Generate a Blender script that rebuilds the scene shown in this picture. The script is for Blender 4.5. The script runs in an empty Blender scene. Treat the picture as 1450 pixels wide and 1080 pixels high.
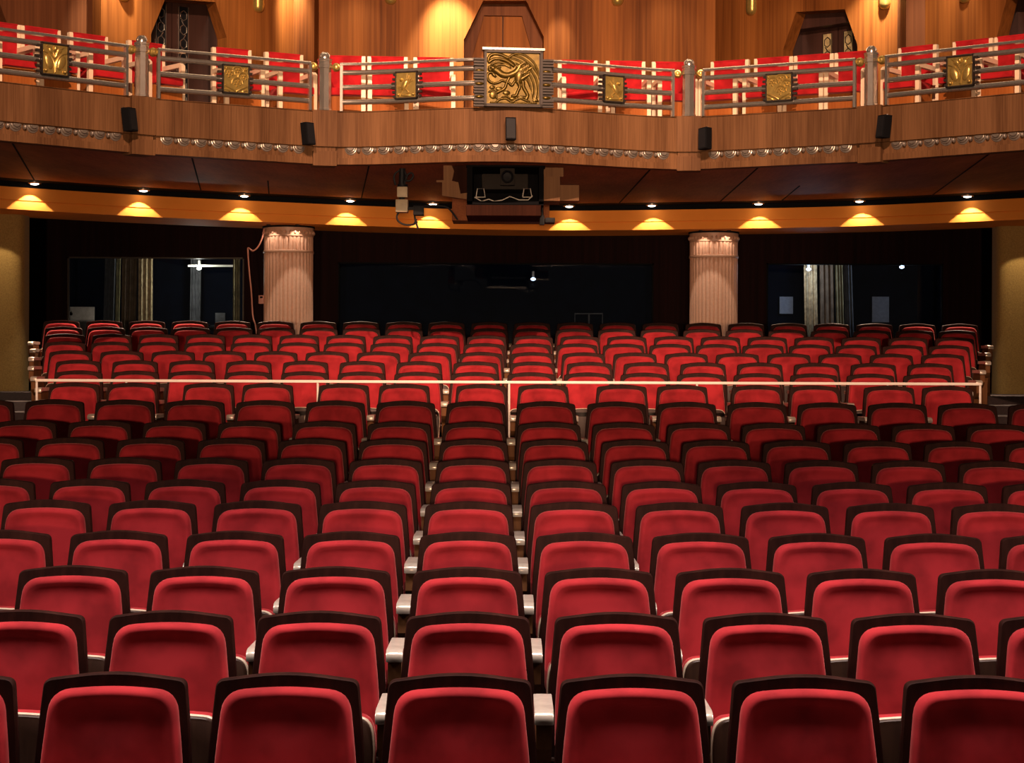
import bpy, bmesh, math, random
import numpy as np
from mathutils import Vector, Matrix
random.seed(7)
C = bpy.context.scene
COL = C.collection
PI = math.pi

# ---------------------------------------------------------------- camera
F = 2650.0                       # focal length in pixels of the 1450 x 1080 frame
CZ = 1.88                        # camera height above the floor of the front row
ROLL = 0.0041
cam_d = bpy.data.cameras.new('camera')
cam_d.sensor_width = 36.0
cam_d.lens = 36.0 * F / 1450.0
cam_d.shift_y = -15.0 / 1450.0
cam_d.clip_end = 200
cam = bpy.data.objects.new('camera', cam_d)
COL.objects.link(cam)
cam.location = (0, 0, CZ)
cam.rotation_euler = (PI / 2, -ROLL, 0)
C.camera = cam

# ---------------------------------------------------------------- world, exposure
w = bpy.data.worlds.new('world')
C.world = w
w.use_nodes = True
w.node_tree.nodes['Background'].inputs[0].default_value = (1.0, 0.78, 0.62, 1)
w.node_tree.nodes['Background'].inputs[1].default_value = 0.035
C.view_settings.view_transform = 'Standard'
C.view_settings.look = 'None'
C.view_settings.exposure = 0.0
C.view_settings.gamma = 1.0
C.view_settings.use_curve_mapping = False
C.cycles.use_denoising = True


def P(px, py, d):
    """the point that shows at pixel (px, py) when it stands d metres from the camera"""
    dx, dy = px - 725.0, py - 525.0
    c, s = math.cos(ROLL), math.sin(ROLL)
    u = dx * c + dy * s
    v = -dx * s + dy * c
    return Vector((u * d / F, d, CZ - v * d / F))


def aim(o, to):
    o.rotation_euler = (Vector(to) - o.location).to_track_quat('-Z', 'Y').to_euler()


def spot(name, loc, to, watt, color, angle, blend=0.3, radius=0.05):
    l = bpy.data.lights.new(name, 'SPOT')
    l.energy = watt
    l.color = color
    l.spot_size = math.radians(angle)
    l.spot_blend = blend
    l.shadow_soft_size = radius
    o = bpy.data.objects.new(name, l)
    COL.objects.link(o)
    o.location = loc
    aim(o, to)
    return o


def area(name, loc, to, watt, color, sx, sy, spread=180):
    l = bpy.data.lights.new(name, 'AREA')
    l.shape = 'RECTANGLE'
    l.size, l.size_y = sx, sy
    l.energy = watt
    l.color = color
    l.spread = math.radians(spread)
    o = bpy.data.objects.new(name, l)
    COL.objects.link(o)
    o.location = loc
    aim(o, to)
    return o


# house lights over the front rows, front-of-house lamps towards the balcony, low stage lamps towards the rear
area('house_light', (0.0, 6.3, CZ + 6.0), (0, 6.7, 0), 245, (1.0, 0.82, 0.74), 6.0, 1.2, 84)
for sx in (-1, 1):
    area('house_light', (sx * 6.0, 6.6, CZ + 4.6), (sx * 0.6, 7.2, 0.6), 60, (1.0, 0.80, 0.72), 1.6, 1.6, 70)
    spot('front_of_house_lamp', (sx * 1.3, 6.0, CZ + 7.4), (sx * 3.3, 21.0, CZ + 1.2), 7600, (1.0, 0.60, 0.40), 50, 0.6, 0.035)
for sx in (-1, 0, 1):
    spot('stage_lamp', (sx * 1.5, -2.0, CZ - 0.05), (sx * 5.2, 26.0, CZ + 3.0), 6200 if sx == 0 else 4300, (1.0, 0.64, 0.40), 24, 0.7, 0.15)

# ---------------------------------------------------------------- materials
def new_mat(name):
    m = bpy.data.materials.new(name)
    m.use_nodes = True
    return m, m.node_tree.nodes, m.node_tree.links, m.node_tree.nodes['Principled BSDF']


def setp(b, **k):
    for key, val in k.items():
        b.inputs[key.replace('_', ' ')].default_value = val


def plain(name, col, rough=0.5, metal=0.0, var=0.12, scale=18.0, **k):
    m, n, l, b = new_mat(name)
    tc = n.new('ShaderNodeTexCoord')
    nz = n.new('ShaderNodeTexNoise')
    nz.inputs['Scale'].default_value = scale
    nz.inputs['Detail'].default_value = 4
    l.new(tc.outputs['Object'], nz.inputs['Vector'])
    r = n.new('ShaderNodeValToRGB')
    r.color_ramp.elements[0].position = 0.3
    r.color_ramp.elements[1].position = 0.7
    r.color_ramp.elements[0].color = tuple(c * (1 - var) for c in col) + (1,)
    r.color_ramp.elements[1].color = tuple(min(1, c * (1 + var)) for c in col) + (1,)
    l.new(nz.outputs['Fac'], r.inputs['Fac'])
    l.new(r.outputs['Color'], b.inputs['Base Color'])
    setp(b, Roughness=rough, Metallic=metal, **k)
    return m


def wood(name, dark, light, rough=0.4, sc=(6, 6, 0.3), fine=(60, 60, 1.2), band=None, spec=0.5):
    """veneer with the grain along z: broad bands and a fine grain"""
    m, n, l, b = new_mat(name)
    tc = n.new('ShaderNodeTexCoord')
    def nz(s, det):
        mp = n.new('ShaderNodeMapping')
        mp.inputs['Scale'].default_value = s
        l.new(tc.outputs['Object'], mp.inputs['Vector'])
        t = n.new('ShaderNodeTexNoise')
        t.inputs['Scale'].default_value = 1.0
        t.inputs['Detail'].default_value = det
        l.new(mp.outputs['Vector'], t.inputs['Vector'])
        return t.outputs['Fac']
    a, f = nz(sc, 3), nz(fine, 5)
    mx = n.new('ShaderNodeMix')
    mx.data_type = 'FLOAT'
    mx.inputs[0].default_value = 0.4
    l.new(a, mx.inputs[2])
    l.new(f, mx.inputs[3])
    r = n.new('ShaderNodeValToRGB')
    r.color_ramp.elements[0].position = 0.36
    r.color_ramp.elements[1].position = 0.64
    r.color_ramp.elements[0].color = tuple(dark) + (1,)
    r.color_ramp.elements[1].color = tuple(light) + (1,)
    l.new(mx.outputs[0], r.inputs['Fac'])
    l.new(r.outputs['Color'], b.inputs['Base Color'])
    setp(b, Roughness=rough)
    b.inputs['Specular IOR Level'].default_value = spec
    return m


def velvet(name, col, tint):
    m, n, l, b = new_mat(name)
    tc = n.new('ShaderNodeTexCoord')
    oi = n.new('ShaderNodeObjectInfo')
    ad = n.new('ShaderNodeVectorMath')
    ad.operation = 'ADD'
    l.new(tc.outputs['Object'], ad.inputs[0])
    ml = n.new('ShaderNodeMath')
    ml.operation = 'MULTIPLY'
    ml.inputs[1].default_value = 40
    l.new(oi.outputs['Random'], ml.inputs[0])
    l.new(ml.outputs[0], ad.inputs[1])
    nz = n.new('ShaderNodeTexNoise')
    nz.inputs['Scale'].default_value = 6.5
    nz.inputs['Detail'].default_value = 3
    l.new(ad.outputs[0], nz.inputs['Vector'])
    r = n.new('ShaderNodeValToRGB')
    r.color_ramp.elements[0].position = 0.36
    r.color_ramp.elements[1].position = 0.62
    r.color_ramp.elements[0].color = tuple(c * 0.70 for c in col) + (1,)
    r.color_ramp.elements[1].color = tuple(c * 1.12 for c in col) + (1,)
    l.new(nz.outputs['Fac'], r.inputs['Fac'])
    l.new(r.outputs['Color'], b.inputs['Base Color'])
    f = n.new('ShaderNodeTexNoise')
    f.inputs['Scale'].default_value = 420
    l.new(tc.outputs['Object'], f.inputs['Vector'])
    bp = n.new('ShaderNodeBump')
    bp.inputs['Strength'].default_value = 0.12
    bp.inputs['Distance'].default_value = 0.002
    l.new(f.outputs['Fac'], bp.inputs['Height'])
    l.new(bp.outputs['Normal'], b.inputs['Normal'])
    setp(b, Roughness=0.85)
    b.inputs['Specular IOR Level'].default_value = 0.1
    b.inputs['Sheen Weight'].default_value = 0.5
    b.inputs['Sheen Roughness'].default_value = 0.35
    b.inputs['Sheen Tint'].default_value = tuple(tint) + (1,)
    return m


def glow(name, col, strength):
    m, n, l, b = new_mat(name)
    setp(b, Roughness=0.4)
    b.inputs['Base Color'].default_value = tuple(col) + (1,)
    b.inputs['Emission Color'].default_value = tuple(col) + (1,)
    b.inputs['Emission Strength'].default_value = strength
    return m


def glass(name):
    """thin window glass: lets the view and the light through and mirrors a little at every angle"""
    m, n, l, b = new_mat(name)
    n.remove(b)
    tr = n.new('ShaderNodeBsdfTransparent')
    tr.inputs['Color'].default_value = (0.84, 0.90, 0.96, 1)
    gl = n.new('ShaderNodeBsdfGlossy')
    gl.inputs['Roughness'].default_value = 0.02
    fr = n.new('ShaderNodeFresnel')
    fr.inputs['IOR'].default_value = 1.45
    mx = n.new('ShaderNodeMixShader')
    l.new(fr.outputs['Fac'], mx.inputs['Fac'])
    l.new(tr.outputs[0], mx.inputs[1])
    l.new(gl.outputs[0], mx.inputs[2])
    l.new(mx.outputs[0], n['Material Output'].inputs['Surface'])
    return m


M = {
    'velvet': velvet('red_velvet', (0.335, 0.020, 0.026), (1.0, 0.32, 0.30)),
    'frame': wood('seat_frame_wood', (0.013, 0.004, 0.003), (0.034, 0.0105, 0.0075), 0.55, (9, 9, 3), (40, 40, 9), spec=0.06),
    'shell': wood('seat_shell_wood', (0.018, 0.006, 0.003), (0.036, 0.014, 0.007), 0.45, (9, 9, 1.5), (70, 70, 5), spec=0.3),
    'rim': plain('cream_rim', (0.62, 0.50, 0.38), 0.35),
    'arm': plain('armrest_cap_finish', (0.58, 0.49, 0.41), 0.26, 0.35),
    'armwood': wood('armrest_wood', (0.085, 0.034, 0.013), (0.15, 0.062, 0.025), 0.6, (9, 9, 1.5), (70, 70, 5), spec=0.08),
    'carpet': plain('dark_carpet', (0.018, 0.010, 0.010), 0.95, 0, 0.3, 40),
    'walnut': wood('walnut_veneer', (0.085, 0.037, 0.015), (0.185, 0.088, 0.038), 0.6, (5, 5, 0.4), (70, 70, 2.0), spec=0.08),
    'cherry': wood('cherry_veneer', (0.11, 0.032, 0.007), (0.32, 0.108, 0.023), 0.6, (2.6, 2.6, 0.10), (30, 30, 0.6), spec=0.10),
    'cherrydark': wood('dark_cherry_veneer', (0.09, 0.030, 0.012), (0.19, 0.068, 0.026), 0.6, (2.6, 2.6, 0.10), (30, 30, 0.6), spec=0.10),
    'soffit': wood('soffit_veneer', (0.26, 0.075, 0.028), (0.46, 0.15, 0.05), 0.65, (2.5, 0.5, 2.5), (45, 3, 45), spec=0.2),
    'orange': plain('orange_paint', (0.86, 0.285, 0.045), 0.7, 0, 0.04, 3, Specular_IOR_Level=0.08),
    'black': plain('black_paint', (0.006, 0.006, 0.007), 0.9, Specular_IOR_Level=0.08),
    'blackmetal': plain('black_metal', (0.010, 0.010, 0.012), 0.55, Specular_IOR_Level=0.15),
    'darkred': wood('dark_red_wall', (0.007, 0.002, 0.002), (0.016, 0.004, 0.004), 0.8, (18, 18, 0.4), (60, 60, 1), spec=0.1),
    'olive': plain('olive_fabric_wall', (0.34, 0.21, 0.06), 0.9, 0, 0.2, 60),
    'steel': plain('brushed_steel', (0.62, 0.55, 0.48), 0.24, 0.88, 0.1, 30),
    'darksteel': plain('dark_bronze', (0.032, 0.024, 0.019), 0.45, 0.3, 0.15, 30, Specular_IOR_Level=0.3),
    'brass': plain('polished_brass', (0.52, 0.36, 0.10), 0.30, 0.7, 0.15, 25),
    'bronze': plain('bronze_relief', (0.115, 0.073, 0.011), 0.33, 0.6, 0.35, 22),
    'silver': plain('silver_ornament', (0.30, 0.25, 0.21), 0.26, 0.6, 0.1, 30),
    'pillar': plain('peach_plaster', (0.66, 0.38, 0.26), 0.5, 0, 0.06, 30),
    'pillarband': plain('peach_band', (0.52, 0.30, 0.20), 0.45, 0, 0.08, 30),
    'cream': plain('cream_lacquer', (0.86, 0.66, 0.46), 0.35, 0, 0.05),
    'chairred': velvet('chair_red_fabric', (0.42, 0.014, 0.018), (1.0, 0.3, 0.28)),
    'apron': wood('chair_wood', (0.26, 0.070, 0.014), (0.40, 0.125, 0.028), 0.6, spec=0.08),
    'doorwood': wood('door_dark_wood', (0.040, 0.017, 0.012), (0.075, 0.032, 0.024), 0.4),
    'doorlite': plain('patterned_door_glass', (0.62, 0.50, 0.26), 0.3, 0.3, 0.5, 14),
    'whiterail': plain('white_rail_paint', (0.86, 0.76, 0.68), 0.35, 0.0, 0.03),
    'glass': glass('window_glass'),
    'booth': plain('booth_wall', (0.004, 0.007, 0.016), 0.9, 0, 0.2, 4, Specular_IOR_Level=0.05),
    'curtainolive': plain('olive_curtain', (0.30, 0.24, 0.12), 0.9, 0, 0.35, 9),
    'curtainbrown': plain('brown_curtain', (0.20, 0.13, 0.08), 0.9, 0, 0.3, 9),
    'curtaingrey': plain('grey_curtain', (0.13, 0.13, 0.14), 0.9, 0, 0.3, 9),
    'tan': plain('tan_panel', (0.55, 0.40, 0.22), 0.9, 0, 0.4, 16),
    'paper': plain('pinned_paper', (0.35, 0.40, 0.52), 0.8),
    'alu': plain('laptop_aluminium', (0.72, 0.68, 0.62), 0.4, 0.3),
    'bulb': glow('lamp_lens', (1.0, 0.92, 0.80), 14),
    'reflectlamp': glow('reflection_lamp', (1.0, 0.95, 0.80), 16),
    'bluereflect': glow('blue_reflection', (0.55, 0.72, 1.0), 12),
    'beige': plain('beige_plastic', (0.40, 0.31, 0.19), 0.5),
    'ply': wood('bracket_plywood', (0.17, 0.075, 0.028), (0.25, 0.12, 0.048), 0.6, spec=0.2),
    'cradlewood': wood('cradle_dark_wood', (0.020, 0.006, 0.003), (0.040, 0.012, 0.006), 0.7, spec=0.05),
    'cable': plain('pink_cable', (0.50, 0.20, 0.14), 0.5),
    'whitecable': plain('white_cable', (0.75, 0.68, 0.6), 0.5),
    'projector': plain('projector_body', (0.028, 0.022, 0.018), 0.6, Specular_IOR_Level=0.1),
    'stair': wood('stair_wood', (0.22, 0.08, 0.03), (0.34, 0.13, 0.05), 0.45, (0.4, 6, 6), (1, 60, 60)),
}


# ---------------------------------------------------------------- mesh helpers
class B:
    """collects geometry for ONE mesh"""
    def __init__(self):
        self.bm = bmesh.new()

    def poly(self, pts):
        return self.bm.faces.new([self.bm.verts.new(p) for p in pts])

    def box(self, c, s, bevel=0.0, rot=None, seg=2):
        t = bmesh.new()
        bmesh.ops.create_cube(t, size=1.0)
        for v in t.verts:
            v.co = Vector((v.co.x * s[0], v.co.y * s[1], v.co.z * s[2]))
        if bevel > 0:
            bmesh.ops.bevel(t, geom=list(t.edges), offset=bevel, segments=seg, affect='EDGES', profile=0.7)
        mt = Matrix.Translation(Vector(c))
        if rot is not None:
            mt = mt @ (rot if isinstance(rot, Matrix) else Matrix.Rotation(rot, 4, 'Z'))
        self.add(t, mt)
        return self

    def add(self, t, mt=Matrix.Identity(4)):
        t.transform(mt)
        me = bpy.data.meshes.new('tmp')
        t.to_mesh(me)
        t.free()
        self.bm.from_mesh(me)
        bpy.data.meshes.remove(me)

    def cyl(self, p0, p1, r0, r1=None, n=16):
        r1 = r0 if r1 is None else r1
        p0, p1 = Vector(p0), Vector(p1)
        t = bmesh.new()
        bmesh.ops.create_cone(t, cap_ends=True, segments=n, radius1=r0, radius2=r1, depth=(p1 - p0).length)
        q = (p1 - p0).to_track_quat('Z', 'Y').to_matrix().to_4x4()
        self.add(t, Matrix.Translation((p0 + p1) / 2) @ q)
        return self

    def ball(self, c, r, n=12, rot=None):
        r = (r, r, r) if not hasattr(r, '__len__') else r
        t = bmesh.new()
        bmesh.ops.create_uvsphere(t, u_segments=n, v_segments=max(6, n * 2 // 3), radius=1.0)
        mt = Matrix.Translation(Vector(c))
        if rot is not None:
            mt = mt @ rot
        self.add(t, mt @ Matrix.Diagonal((r[0], r[1], r[2], 1)))
        return self

    def tube(self, pts, r, n=8):
        """round tube along points; r a number or one radius per point"""
        pts = [Vector(p) for p in pts]
        rs = r if hasattr(r, '__len__') else [r] * len(pts)
        rings, ref = [], None
        for i, p in enumerate(pts):
            d = (pts[min(i + 1, len(pts) - 1)] - pts[max(i - 1, 0)]).normalized()
            if ref is None:
                ref = Vector((0, 0, 1)) if abs(d.z) < 0.9 else Vector((1, 0, 0))
            a = (ref - d * ref.dot(d)).normalized()
            b = d.cross(a)
            ref = a
            rings.append([self.bm.verts.new(p + (a * math.cos(2 * PI * k / n) + b * math.sin(2 * PI * k / n)) * rs[i]) for k in range(n)])
        self._loft(rings)
        return self

    def _loft(self, rings, cap=True):
        n = len(rings[0])
        for a, b in zip(rings, rings[1:]):
            for k in range(n):
                self.bm.faces.new((a[k], a[(k + 1) % n], b[(k + 1) % n], b[k]))
        if cap:
            self.bm.faces.new(rings[0][::-1])
            self.bm.faces.new(rings[-1])

    def sweep(self, path, prof):
        """closed profile [(out, z)] swept along a plan path [(x, y)]; out>0 is towards the stage; z absolute"""
        path = [Vector((p[0], p[1])) for p in path]
        rings = []
        for i, p in enumerate(path):
            t = (path[min(i + 1, len(path) - 1)] - path[max(i - 1, 0)]).normalized()
            nrm = Vector((t.y, -t.x))
            rings.append([self.bm.verts.new((p.x + nrm.x * o, p.y + nrm.y * o, z)) for o, z in prof])
        self._loft(rings)
        return self

    def lathe(self, prof, c, n=32, wob=None):
        rings = []
        for r, z in prof:
            rings.append([self.bm.verts.new((c[0] + (r * (wob(k / n, z) if wob else 1)) * math.cos(2 * PI * k / n),
                                             c[1] + (r * (wob(k / n, z) if wob else 1)) * math.sin(2 * PI * k / n), c[2] + z)) for k in range(n)])
        self._loft(rings)
        return self

    def prism(self, poly, f0, f1):
        """poly of 2-D points, mapped by f0 to the one side and by f1 to the other"""
        a = [self.bm.verts.new(f0(*p)) for p in poly]
        b = [self.bm.verts.new(f1(*p)) for p in poly]
        n = len(poly)
        for k in range(n):
            self.bm.faces.new((a[k], a[(k + 1) % n], b[(k + 1) % n], b[k]))
        self.bm.faces.new(a[::-1])
        self.bm.faces.new(b)
        return self

    def mesh(self, name, m, smooth=True, angle=35):
        bmesh.ops.recalc_face_normals(self.bm, faces=list(self.bm.faces))
        me = bpy.data.meshes.new(name)
        self.bm.to_mesh(me)
        self.bm.free()
        me.materials.append(m)
        if smooth:
            me.shade_smooth()
            me.set_sharp_from_angle(angle=math.radians(angle))
        return me

    def build(self, name, m, parent=None, smooth=True, angle=35):
        if parent is not None:
            root = parent
            while root.parent is not None:
                root = root.parent
            self.bm.transform(Matrix.Translation(-root.location))
        o = bpy.data.objects.new(name, self.mesh(name, m, smooth, angle))
        COL.objects.link(o)
        if parent is not None:
            o.parent = parent
        return o


def rounded(poly, radii, seg=6):
    """a polygon with its corners rounded"""
    out, n = [], len(poly)
    for i in range(n):
        p, a, b = Vector(poly[i]), Vector(poly[i - 1]), Vector(poly[(i + 1) % n])
        r = radii[i] if hasattr(radii, '__len__') else radii
        if r <= 0:
            out.append(tuple(p))
            continue
        da, db = (a - p), (b - p)
        k = min(r, da.length * 0.49, db.length * 0.49)
        s, e = p + da.normalized() * k, p + db.normalized() * k
        for j in range(seg + 1):
            t = j / seg
            out.append(tuple(s * (1 - t) ** 2 + p * 2 * t * (1 - t) + e * t * t))
    return out


def tag(o, label, cat, group=None, kind=None):
    o['label'] = label
    if cat:
        o['category'] = cat
    if group:
        o['group'] = group
    if kind:
        o['kind'] = kind
    return o


def thing(name, loc, label, cat, group=None, kind=None):
    o = bpy.data.objects.new(name, None)
    o.empty_display_size = 0.1
    COL.objects.link(o)
    o.location = loc
    return tag(o, label, cat, group, kind)


def struct(name, b, m, label=None, smooth=False):
    o = b.build(name, m, None, smooth)
    o['kind'] = 'structure'
    if label:
        o['label'] = label
    return o


ORD = ['zeroth', 'first', 'second', 'third', 'fourth', 'fifth', 'sixth', 'seventh', 'eighth', 'ninth', 'tenth', 'eleventh', 'twelfth', 'thirteenth',
       'fourteenth', 'fifteenth', 'sixteenth', 'seventeenth', 'eighteenth', 'nineteenth', 'twentieth', 'twenty-first', 'twenty-second']

# ================================================================ rows of the stalls: depth, height of the back's top, seats
BACK = 0.92
ROWS = []        # (depth, floor z, [x centres], half pitch)
front = [(652, 246.7, 957), (663.5, 212.3, 868), (662.5, 187.7, 804), (663, 166, 753.5), (664, 150.3, 710), (667.3, 135.7, 680),
         (670, 124, 649), (671, 114.9, 621), (671.5, 106.5, 596.5), (674, 99.9, 567)]
for k, (x0, sp, y) in enumerate(front):
    d = 5.888 + 0.9668 * k
    lo = math.ceil((-0.41 * sp + 5 - x0) / sp)
    hi = math.floor((1450 + 0.41 * sp - 5 - x0) / sp)
    xs = [(x0 + i * sp - 725) * d / F for i in range(lo, hi + 1)]
    ROWS.append((d, CZ - (y - 525) * d / F - BACK, xs, sp * d / F / 2))
paired = [103, 186, 294, 378, 486, 572, 681.5, 769.5, 881, 967, 1073, 1155, 1261, 1344]
ROWS.append((17.1, CZ - (543 - 525) * 17.1 / F - BACK, [(x - 725) * 17.1 / F for x in paired], 0.275))
for d, y, x0, sp, n in ((18.05, 526, 109, 80.4, 16), (19.0, 511, 108.7, 80.7, 16), (19.95, 497.5, 97.7, 72.9, 18), (20.95, 485, 90, 66.1, 20),
                        (21.9, 474, 90, 66.5, 20), (22.9, 464, 88, 60.43, 22), (23.85, 455, 85, 60.76, 22)):
    ROWS.append((d, CZ - (y - 525) * d / F - BACK, [(x0 + i * sp - 725) * d / F for i in range(n)], sp * d / F / 2))

# ================================================================ setting: floor
b = B()
prof = [(2.0, -0.4), (2.0, 0.0)]
for k, (d, fz, xs, hp) in enumerate(ROWS):
    y0 = d - 0.62 if k else 2.0
    if k == 11:
        y0 = 17.34
    prof += [(y0, fz if k else 0.0), (d + (0.30 if k < 17 else 9.0), fz if k else 0.0)]
    ROWS[k] = (d, fz if k else 0.0, xs, hp)
prof.append((32.0, prof[-1][1]))
prof.append((32.0, -0.4))
clean = []
for p in prof:
    if not clean or p != clean[-1]:
        clean.append(p)
b.prism(clean, lambda y, z: (-8.5, y, z), lambda y, z: (8.5, y, z))
struct('floor', b, M['carpet'], 'dark stepped carpet floor under the rows of seats')
BACKFLOOR = ROWS[-1][1]

# ---------------------------------------------------------------- curves of the house in plan
def lerp_path(pts, x):
    for (x0, y0), (x1, y1) in zip(pts, pts[1:]):
        if x <= x1 or (x1, y1) == pts[-1]:
            return y0 + (y1 - y0) * (x - x0) / (x1 - x0)


def smooth_path(pts, x):
    """Catmull-Rom through plan points"""
    for i in range(len(pts) - 1):
        if x <= pts[i + 1][0] or i == len(pts) - 2:
            p0, p1, p2, p3 = pts[max(i - 1, 0)], pts[i], pts[i + 1], pts[min(i + 2, len(pts) - 1)]
            h = p2[0] - p1[0]
            t = (x - p1[0]) / h
            m1 = (p2[1] - p0[1]) / (p2[0] - p0[0]) * h
            m2 = (p3[1] - p1[1]) / (p3[0] - p1[0]) * h
            return (2 * t ** 3 - 3 * t ** 2 + 1) * p1[1] + (t ** 3 - 2 * t * t + t) * m1 + (-2 * t ** 3 + 3 * t * t) * p2[1] + (t ** 3 - t * t) * m2


FASCIA = [(-8.2, 21.6), (-6.16, 23.67), (-3.68, 25.3), (0.0, 26.7), (3.46, 26.2), (4.85, 25.7), (6.13, 24.9), (8.2, 23.4)]
FX = [-8.2 + 16.4 * i / 64 for i in range(65)]
fpath = [(x, smooth_path(FASCIA, x)) for x in FX]
ZB, ZF, ZT = CZ + 2.01, CZ + 2.29, CZ + 2.36      # underside, top of the orange band, black strip

LEND, LP2, LP1 = (-6.6, 15.5), (-3.61, 18.18), (-1.924, 19.1)
RP1, RP2, REND = (1.826, 19.43), (3.56, 18.6), (6.7, 16.1)
MID_BULGE = 0.50


def seg_path(a, c, n=12, bulge=0.0, e0=0.0, e1=0.0):
    """plan path from post to post, shortened by e0/e1 metres at its ends"""
    L = math.dist(a, c)
    out = []
    for i in range(n + 1):
        t = e0 / L + (1 - (e0 + e1) / L) * i / n
        out.append((a[0] + (c[0] - a[0]) * t, a[1] + (c[1] - a[1]) * t - bulge * math.sin(PI * t) ** 2))
    return out


BAYS = [('outer left', LEND, LP2, 0.0), ('inner left', LP2, LP1, 0.0), ('middle', LP1, RP1, MID_BULGE), ('inner right', RP1, RP2, 0.0), ('outer right', RP2, REND, 0.0)]
ZR = CZ + 2.64        # top of the parapet
ZW = CZ + 2.28        # bottom of its wooden face
ZL = CZ + 2.10        # lowest edge
lip = seg_path(LEND, LP2, 10) + seg_path(LP2, LP1, 8)[1:] + seg_path(LP1, RP1, 28, MID_BULGE)[1:] + seg_path(RP1, RP2, 8)[1:] + seg_path(RP2, REND, 10)[1:]

# ---------------------------------------------------------------- soffit under the balcony, black strip, orange band, upper dark ceiling
b = B()
n = 72
def at_len(path, t):
    L = [0]
    for a, c in zip(path, path[1:]):
        L.append(L[-1] + math.dist(a, c))
    s = t * L[-1]
    for i in range(len(path) - 1):
        if s <= L[i + 1] or i == len(path) - 2:
            k = (s - L[i]) / (L[i + 1] - L[i])
            return (path[i][0] + (path[i + 1][0] - path[i][0]) * k, path[i][1] + (path[i + 1][1] - path[i][1]) * k)
rear = [(x, y - 0.34) for x, y in fpath]
lipback = [(x, y + 0.10) for x, y in lip]
prev = None
for i in range(n + 1):
    p, q = at_len(lipback, i / n), at_len(rear, i / n)
    cur = [b.bm.verts.new((p[0], p[1], ZL + 0.03)), b.bm.verts.new((q[0], q[1], ZT + 0.004)),
           b.bm.verts.new((q[0], q[1], ZT + 0.06)), b.bm.verts.new((p[0], p[1], ZL + 0.09))]
    if prev:
        for k in range(4):
            b.bm.faces.new((prev[k], prev[(k + 1) % 4], cur[(k + 1) % 4], cur[k]))
    prev = cur
struct('ceiling', b, M['soffit'], 'red-brown veneered soffit under the balcony', True)
for i, t in enumerate((0.165, 0.285, 0.335, 0.405, 0.60, 0.675, 0.72, 0.83)):
    p, q = Vector(at_len(lipback, t)), Vector(at_len(rear, t))
    s0 = 0.55 if i in (2, 6) else 0.05
    a, c = p.lerp(q, s0), p.lerp(q, 0.99)
    za, zc = ZL + 0.028 + (ZT - ZL - 0.026) * s0, ZT - 0.0
    bb = B()
    tdir = (c - a).normalized()
    nn = Vector((tdir.y, -tdir.x)) * 0.008
    bb.prism([(0, 0), (1, 0)] and [(-1, 0), (1, 0), (1, 1), (-1, 1)],
             lambda u, v: ((a.x + (c.x - a.x) * v) + nn.x * u, (a.y + (c.y - a.y) * v) + nn.y * u, za + (zc - za) * v - 0.004),
             lambda u, v: ((a.x + (c.x - a.x) * v) + nn.x * u, (a.y + (c.y - a.y) * v) + nn.y * u, za + (zc - za) * v + 0.004))
    struct('trim_%d' % (i + 1), bb, M['black'], 'dark joint between two panels of the balcony soffit')
b = B()
b.sweep(fpath, [(0.36, ZT), (0.36, ZT + 0.05), (-0.05, ZT + 0.05), (-0.05, ZF), (0.0, ZF), (0.0, ZT)])
struct('trim_9', b, M['black'], 'black ceiling strip that holds the downlights')
b = B()
b.sweep(fpath, [(0.004, ZB), (0.004, ZB + 0.104), (-0.014, ZB + 0.106), (-0.014, ZB + 0.117), (0.004, ZB + 0.119), (0.004, ZF), (-1.12, ZF), (-1.12, ZB)])
struct('trim_10', b, M['orange'], 'curved orange band with scallops of light below the downlights', True)
b = B()
b.sweep([(x, y + 1.10) for x, y in fpath], [(0.0, ZB + 0.25), (0.0, ZB + 0.3), (-9.0, ZB + 0.3), (-9.0, ZB + 0.25)])
struct('ceiling_rear', b, M['black'], 'dark ceiling behind the orange band')

# ---------------------------------------------------------------- back wall with three booth windows
WD = 28.2
def wx(px):
    return (px - 725) * WD / F
def wz(py):
    return CZ - (py - 525) * WD / F
WIN = [(95, 345, 366), (478, 925, 372), (1085, 1335, 371)]
zsill, ztop = CZ + 0.28, ZB + 0.28
b = B()
edges = [-9.0] + [e for a, c, t in WIN for e in (wx(a), wx(c))] + [9.0]
for i in range(0, len(edges), 2):
    b.box(((edges[i] + edges[i + 1]) / 2, WD + 0.08, (BACKFLOOR + ztop) / 2), (edges[i + 1] - edges[i], 0.16, ztop - BACKFLOOR))
for a, c, t in WIN:
    b.box(((wx(a) + wx(c)) / 2, WD + 0.08, (wz(t) + ztop) / 2), (wx(c) - wx(a), 0.16, ztop - wz(t)))
    b.box(((wx(a) + wx(c)) / 2, WD + 0.08, (BACKFLOOR + zsill) / 2), (wx(c) - wx(a), 0.16, zsill - BACKFLOOR))
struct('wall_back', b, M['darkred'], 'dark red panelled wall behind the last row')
wl = ['control booth window with curtains and a laptop behind it', 'wide dark projection booth window in the middle of the wall', 'booth window with pale curtain and pinned papers behind it']
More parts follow.
